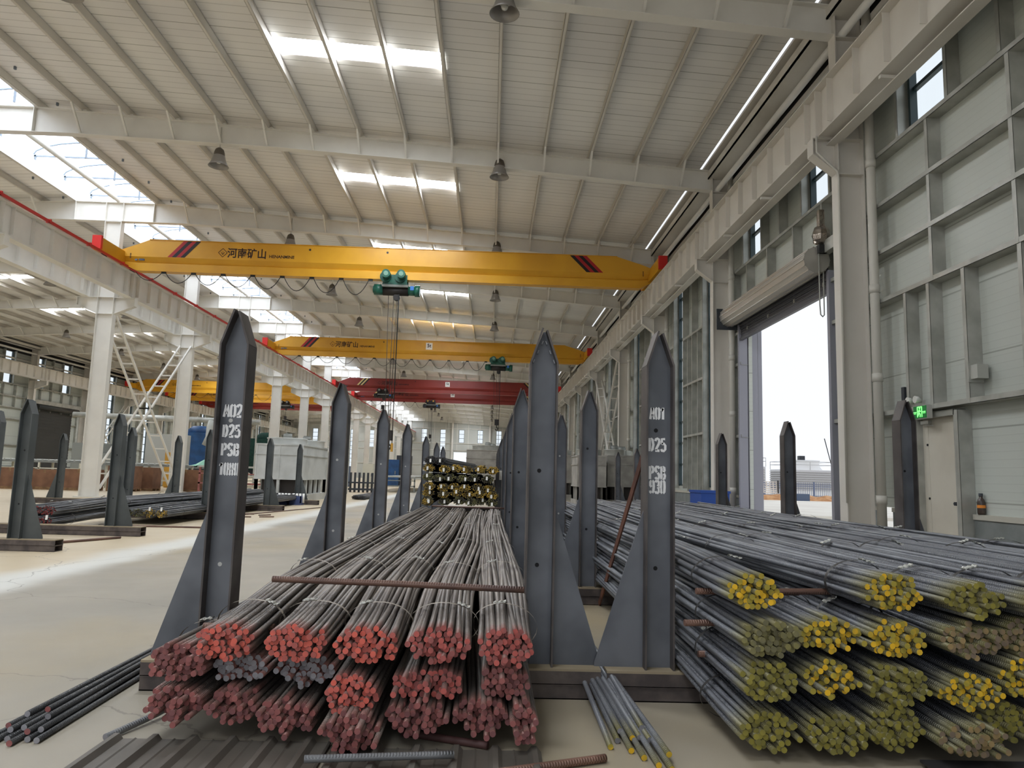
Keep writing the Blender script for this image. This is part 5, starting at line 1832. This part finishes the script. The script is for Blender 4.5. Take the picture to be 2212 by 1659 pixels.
bench(-25.5, -19.6, 36.0, 37.2, 1.25, 'machine_cream', 'machine_grey', 'cream roller bench in front of the dark goods door')
bench(-19.2, -14.9, 36.5, 37.6, 1.2, 'machine_cream', 'machine_grey', 'cream roller bench just left of the nearest middle column')
bench(-16.2, -12.9, 38.8, 39.8, 1.15, 'machine_cream', 'machine_grey', 'cream bench with green sheet, past the nearest middle column')
bench(-12.9, -9.3, 33.2, 34.2, 1.25, 'machine_pink', 'plastic_grey', 'pinkish steel frame table behind the far aisle posts', False, 'frame_table', 'table')
bench(-12.4, -10.6, 34.8, 35.8, .8, 'machine_cream', 'machine_cream', 'cream steel frame stand under the ladder brace', False, 'frame_table', 'stand')
mb = MB()
r_ = random.Random(3)
mb.add([(-15.6 + .14 * i + r_.uniform(-.03, .03), 38.9 + .2 * j, 1.2 + (.34 * math.exp(-((i - 5) / 3.2) ** 2 - ((j - 2) / 1.6) ** 2) if 0 < j < 4 else 0) + r_.uniform(0, .05)) for j in range(5) for i in range(11)],
       [(j * 11 + i, j * 11 + i + 1, j * 11 + 12 + i, j * 11 + 11 + i) for j in range(4) for i in range(10)])
tag(mb.build('crumpled_sheet', 'mint_sheet'), 'crumpled mint green sheet heaped on the cream bench', 'sheet')
boxes = [(-22.9, 33.0, 1.0, .75), (-21.8, 33.1, 1.05, .7), (-20.7, 33.0, 1.0, .8), (-19.4, 33.3, 1.2, .75), (-17.9, 33.2, 1.3, .8), (-16.3, 33.6, 1.1, 1.0), (-14.0, 35.0, 1.4, .9), (-12.6, 36.2, 1.0, .85), (-16.0, 35.0, 1.0, .95)]
bl = ['at the far left end of the row', 'second in the row', 'third in the row', 'just left of the nearest middle column, larger', 'behind the nearest middle column', 'right of the nearest middle column', 'orange-brown, beside the second aisle post', 'under the ladder brace foot', 'behind the brace foot of the nearest column']
for i, (x, y, s, h) in enumerate(boxes):
    t = thing('cardboard_box', (x, y, 0.1), 'brown cardboard box on a pallet, ' + bl[i], 'box', 'cardboard boxes across the aisle')
    mb = MB(); mb.box(x - s / 2, x + s / 2, y - .45, y + .45, .12, .12 + h); mb.build('carton', 'cardboard', t)
    mb = MB(); mb.box(x - .05, x + .05, y - .455, y + .455, .12 + h, .125 + h); mb.box(x - .05, x + .05, y - .455, y - .45, .12 + h * .8, .12 + h); mb.build('tape', 'wood', t)
    t2 = thing('pallet', (x, y, 0), 'low wooden pallet carrying the box ' + bl[i], 'pallet', 'pallets across the aisle')
    mb = MB()
    for q in (-.42, 0, .42):
        mb.box(x - s / 2, x + s / 2, y + q - .06, y + q + .06, .0, .09)
    for q in (-.42, -.2, 0, .2, .42):
        mb.box(x - s / 2, x + s / 2, y + q - .08, y + q + .08, .09, .118)
    mb.build('deck', 'wood', t2)
cabinet(-23.6, 34.9, .9, .7, 1.9, 'machine_cream', 'cream control cabinet before the dark goods door', door='plate_dark')
cabinet(-22.3, 42.0, 1.5, 1.4, 2.3, 'machine_grey', 'grey machine housing with a hose before the dark goods door', 'machine_housing', 'machine')
cabinet(-20.5, 41.0, 1.7, 1.2, 1.75, 'machine_grey', 'lower grey machine housing with a light panel', 'machine_housing', 'machine', 'tag_white')
cabinet(-19.0, 44.0, 2.0, 1.4, 3.0, 'plastic_grey', 'tall grey machine casing left of the nearest middle column', 'machine_housing', 'machine')
cabinet(-17.3, 41.0, .75, .7, 1.9, 'machine_yellow', 'yellow control cabinet left of the nearest middle column')
cabinet(-19.4, 52.5, 1.6, 1.3, 3.1, 'machine_grey', 'grey-green machine seen between the nearest column and second post', 'machine_housing', 'machine')
cabinet(-17.4, 50.0, 1.3, 1.0, 2.7, 'machine_cream', 'pale machine cabinet with roller shelf beside tall windows', 'machine_housing', 'machine')
for nm, (x, y, sx, sy, h), mt, lb in (('dust_collector', (-19.5, 50.0, 2.6, 2.2, 3.4), 'machine_blue', 'blue dust collector under the ladder brace'),
                                      ('dust_collector', (-16.4, 54.5, 2.4, 2.0, 3.3), 'net_green', 'dark green netted machine beside the far aisle post')):
    t = thing(nm, (x, y, 0), lb, 'machine')
    mb = MB(); mb.box(x - sx / 2, x + sx / 2, y - sy / 2, y + sy / 2, h * .32, h)
    mb.build('hopper', mt, t)
    mb = MB(); mb.prism([(x - sx / 2, h * .32), (x + sx / 2, h * .32), (x + sx * .2, .6), (x - sx * .2, .6)], y - sy * .45, y + sy * .45, 'y'); mb.build('funnel', 'plate_dark', t)
    for i in (-1, 1):
        for j in (-1, 1):
            q = MB(); q.box(x + i * sx * .45 - .05, x + i * sx * .45 + .05, y + j * sy * .45 - .05, y + j * sy * .45 + .05, 0, h * .34); q.build('leg', mt, t)
    mb = MB(); mb.lathe([(sx * .3, 0), (sx * .32, .2), (sx * .2, .45), (.001, .5)], (x, y, h), 16); mb.build('top_cover', mt, t)
t = thing('exhaust_duct', (-20, 46.5, 0), 'long round metal exhaust duct across the dark goods door', 'duct')
mb = MB(); mb.tube([(-25.8, 46, 4.15), (-14.8, 47.5, 4.1)], .17, 12); mb.build('pipe', 'galvanised', t)
for x in (-24, -19.5, -16.5):
    y = 46.2 + (x + 24) * .12
    mb = MB(); mb.tube([(x, y, 4.1), (x, y, 2.6)], .12, 10); mb.build('drop_pipe', 'galvanised', t)
for x in (-25.5, -15.0):
    y = 46.0 + (x + 25.8) * .136
    mb = MB(); mb.bar((x, y, 0), (x, y, 4.0), .08, .08); mb.build('leg', 'galvanised', t)
mb = MB()
mb.tube([(-17.7, 46.9, 4.0), (-17.65, 46.6, 3.6), (-17.6, 46.4, 3.0), (-17.8, 46.3, 2.5)], [.19, .2, .19, .15], 14)
mb.build('flexible_hose', 'plastic_grey', t)
# beyond the pale tower: crates, straightening line, panels
t = thing('plastic_crate', (-6.4, 25.3, 0), 'blue-white plastic crate of bottles at the foot of the farthest aisle post', 'crate')
mb = MB()
for x0 in (-7.15, -6.7):
    mb.box(x0, x0 + .4, 25.1, 25.5, 0, .06); mb.box(x0, x0 + .4, 25.1, 25.13, .06, .3); mb.box(x0, x0 + .4, 25.47, 25.5, .06, .3); mb.box(x0, x0 + .03, 25.1, 25.5, .06, .3); mb.box(x0 + .37, x0 + .4, 25.1, 25.5, .06, .3)
mb.build('crate', 'crate_blue', t)
mb = MB()
for i in range(8):
    mb.cyl((-7.08 + i * .11 + (.04 if i > 3 else 0), 25.3, .07), (-7.08 + i * .11 + (.04 if i > 3 else 0), 25.3, .38), .04, 8)
mb.build('bottle_row', 'tag_white', t)
cabinet(-7.6, 36.0, 1.3, 1.2, 1.9, 'plastic_grey', 'grey drum-sided machine cabinet right of the pale cooling tower', 'machine_housing', 'machine')
cabinet(-9.3, 57.0, .8, .6, 1.75, 'machine_cream', 'cream switch cabinet with dial between the two left stack posts')
cabinet(-11.2, 55.0, 1.6, 1.2, 1.5, 'machine_steelblue', 'blue-grey machine on the floor behind the second A02-row post', 'machine_housing', 'machine')
cabinet(-8.2, 62.0, 1.1, 1.0, 2.2, 'machine_blue', 'bright blue cabinet between the second and third left stack posts', 'machine_cabinet')
cabinet(-7.4, 64.0, 1.2, 1.4, 2.6, 'plate_dark', 'black machine beside the bright blue cabinet', 'machine_housing', 'machine')
bench(-6.6, -4.4, 44.0, 58.0, .95, 'machine_grey', 'galvanised', 'long grey conveyor bed behind the third left stack post', False, 'conveyor', 'conveyor')
t = thing('coil_stand', (-7.0, 42.0, 0), 'black toothed steel stand before the conveyor', 'stand')
mb = MB(); mb.box(-7.9, -6.3, 41.7, 42.2, .12, .22); mb.box(-7.9, -6.3, 41.7, 42.2, .5, .58); mb.build('rail', 'plate_dark', t)
for i in range(7):
    mb = MB(); mb.box(-7.85 + i * .24, -7.75 + i * .24, 41.8, 41.95, .0, 1.1); mb.build('bar', 'plate_dark', t)
mb = MB(); mb.tube([(-8.6 + .4 * math.cos(q) - .5 * i, 36 + .3 * math.sin(q) + i, .02) for i in range(4) for q in [PI * j / 6 for j in range(7)]], .025, 6)
tag(mb.build('floor_cable', 'cable_black'), 'dark cable coiled on the aisle floor before the steel stand', 'cable')
t = thing('tarp_crate', (4.45, 19.0, 0), 'blue plastic sheeted crate by the wall right of the A01 post', 'crate')
mb = MB(); mb.box(5.15, 5.85, 17.9, 18.9, 0, .92); mb.build('crate', 'tarp_blue', t)
mb = MB(); mb.box(5.13, 5.87, 17.88, 18.92, .9, .96); mb.build('lid', 'tarp_blue', t)

# ------------------------------------------------------------------ outdoors beyond the goods door
mb = MB(); mb.box(6.8, 90, 30, 55, -.22, -.1)
struct(mb.build('road', 'road', origin=(0, 0, 0)))
mb = MB()
rr = random.Random(12)
NX, NY = 50, 6
mb.add([(17 + i * .6, 58 - i * .16 + j * 1.3, -.18 + (0 if j in (0, NY - 1) else .2 + rr.uniform(0, .28))) for j in range(NY) for i in range(NX)],
       [(j * NX + i, j * NX + i + 1, j * NX + NX + i + 1, j * NX + NX + i) for j in range(NY - 1) for i in range(NX - 1)])
tag(mb.build('soil_bank', 'soil'), 'low bank of brown soil along the road outside the door', 'soil', kind='stuff')
t = thing('picket_fence', (28, 63, 0), 'blue-grey metal picket fence outside the door, along the soil bank', 'fence')
mb = MB()
A, B = Vector((16, 66.0, -.1)), Vector((44, 59.5, -.1))
for z in (.25, 1.05, 1.2):
    mb.bar(A + Vector((0, 0, z)), B + Vector((0, 0, z)), .05, .05)
n_ = 190
for i in range(n_):
    p = A.lerp(B, i / n_)
    mb.bar(p, p + Vector((0, 0, 1.4)), .03, .03)
mb.build('pickets', 'outdoor_blue', t)
for i in range(8):
    p = A.lerp(B, i / 7)
    mb = MB(); mb.bar(p, p + Vector((0, 0, 1.45)), .12, .12); mb.build('fence_post', 'outdoor_blue', t)
t = thing('grid_barrier', (21, 57, 0), 'white lattice barrier leaning before the fence, left in the doorway', 'barrier')
mb = MB()
for i in range(15):
    mb.bar((20.2 + i * .28, 61.5, .32), (20.2 + i * .28, 61.7, 1.3), .06, .04)
for j in range(6):
    mb.bar((20.2, 61.5 + j * .03, .35 + j * .18), (24.2, 61.5 + j * .03, .35 + j * .18), .04, .06)
mb.build('grid', 'tag_white', t)
for x in (20.2, 24.2):
    mb = MB(); mb.bar((x, 61.5, .32), (x, 61.5, 1.4), .1, .1); mb.build('upright', 'plate_dark', t)


def outdoor_tower(x0, x1, y0, y1, h, label):
    t = thing('louvred_tower', ((x0 + x1) / 2, (y0 + y1) / 2, -.1), label, 'cooling tower', 'white towers outside')
    mb = MB(); mb.box(x0, x1, y0, y1, -.1, h * .72); mb.build('casing', 'outdoor_white', t)
    mb = MB()
    for i in range(9):
        z = h * .14 + i * h * .064
        mb.prism([(y0 - .16, z), (y0 - .02, z + .02), (y0 - .02, z + h * .05)], x0 + .1, x1 - .1, 'x')
        mb.prism([(x0 - .16, z), (x0 - .02, z + .02), (x0 - .02, z + h * .05)], y0 + .1, y1 - .1, 'y')
    mb.build('louvres', 'outdoor_grey', t)
    r = min(x1 - x0, y1 - y0) * .42
    c = ((x0 + x1) / 2, (y0 + y1) / 2, h * .72)
    mb = MB(); mb.lathe([(r * 1.15, 0), (r, h * .1), (r * .97, h * .22), (r * 1.02, h * .28), (r * .98, h * .28)], c, 24); mb.build('fan_stack', 'outdoor_white', t)
    mb = MB(); mb.box(c[0] - .3, c[0] + .3, c[1] - .3, c[1] + .3, h, h + .5); mb.cyl((c[0], c[1], h * .8), (c[0], c[1], h), .1, 8); mb.build('fan_motor', 'plate_dark', t)
    mb = MB()
    for z in (h * .86, h * .95):
        mb.tube([(x0, y0, z), (x1, y0, z), (x1, y1, z), (x0, y1, z)], .03, 6, closed=True)
    for x, y in ((x0, y0), (x1, y0), (x1, y1), (x0, y1), ((x0 + x1) / 2, y0)):
        mb.cyl((x, y, h * .72), (x, y, h * .95), .03, 6)
    mb.build('guard_rail', 'outdoor_grey', t)


outdoor_tower(24.8, 29.4, 78, 82.5, 4.0, 'white louvred cooling tower outside, left of the doorway rack post')
outdoor_tower(31.6, 36.8, 78, 82.5, 3.7, 'white louvred cooling tower outside, right of the doorway rack post')
mb = MB(); mb.box(22.5, 24.0, 54.9, 55.9, -.1, .42)
tag(mb.build('skip_box', 'machine_steelblue'), 'blue-grey open box on the soil outside the door', 'box')
mb = MB(); mb.cyl((29.2, 57.2, .2), (29.2, 57.2, .75), .28, 14)
tag(mb.build('bucket', 'tag_white'), 'white bucket on the soil bank outside the door', 'bucket')
mb = MB(); mb.box(26.9, 27.6, 56.6, 57.2, .15, .62)
tag(mb.build('brick_stack', 'soil'), 'small brown crate on the soil bank outside the door', 'crate')
mb = MB(); mb.tube([(6.3, 13.72, 2.05), (6.9, 14.6, 1.3), (7.6, 15.8, .2)], .008, 6)
tag(mb.build('thin_cord', 'cable_black'), 'thin cord slanting across the right side of the goods doorway', 'cord')
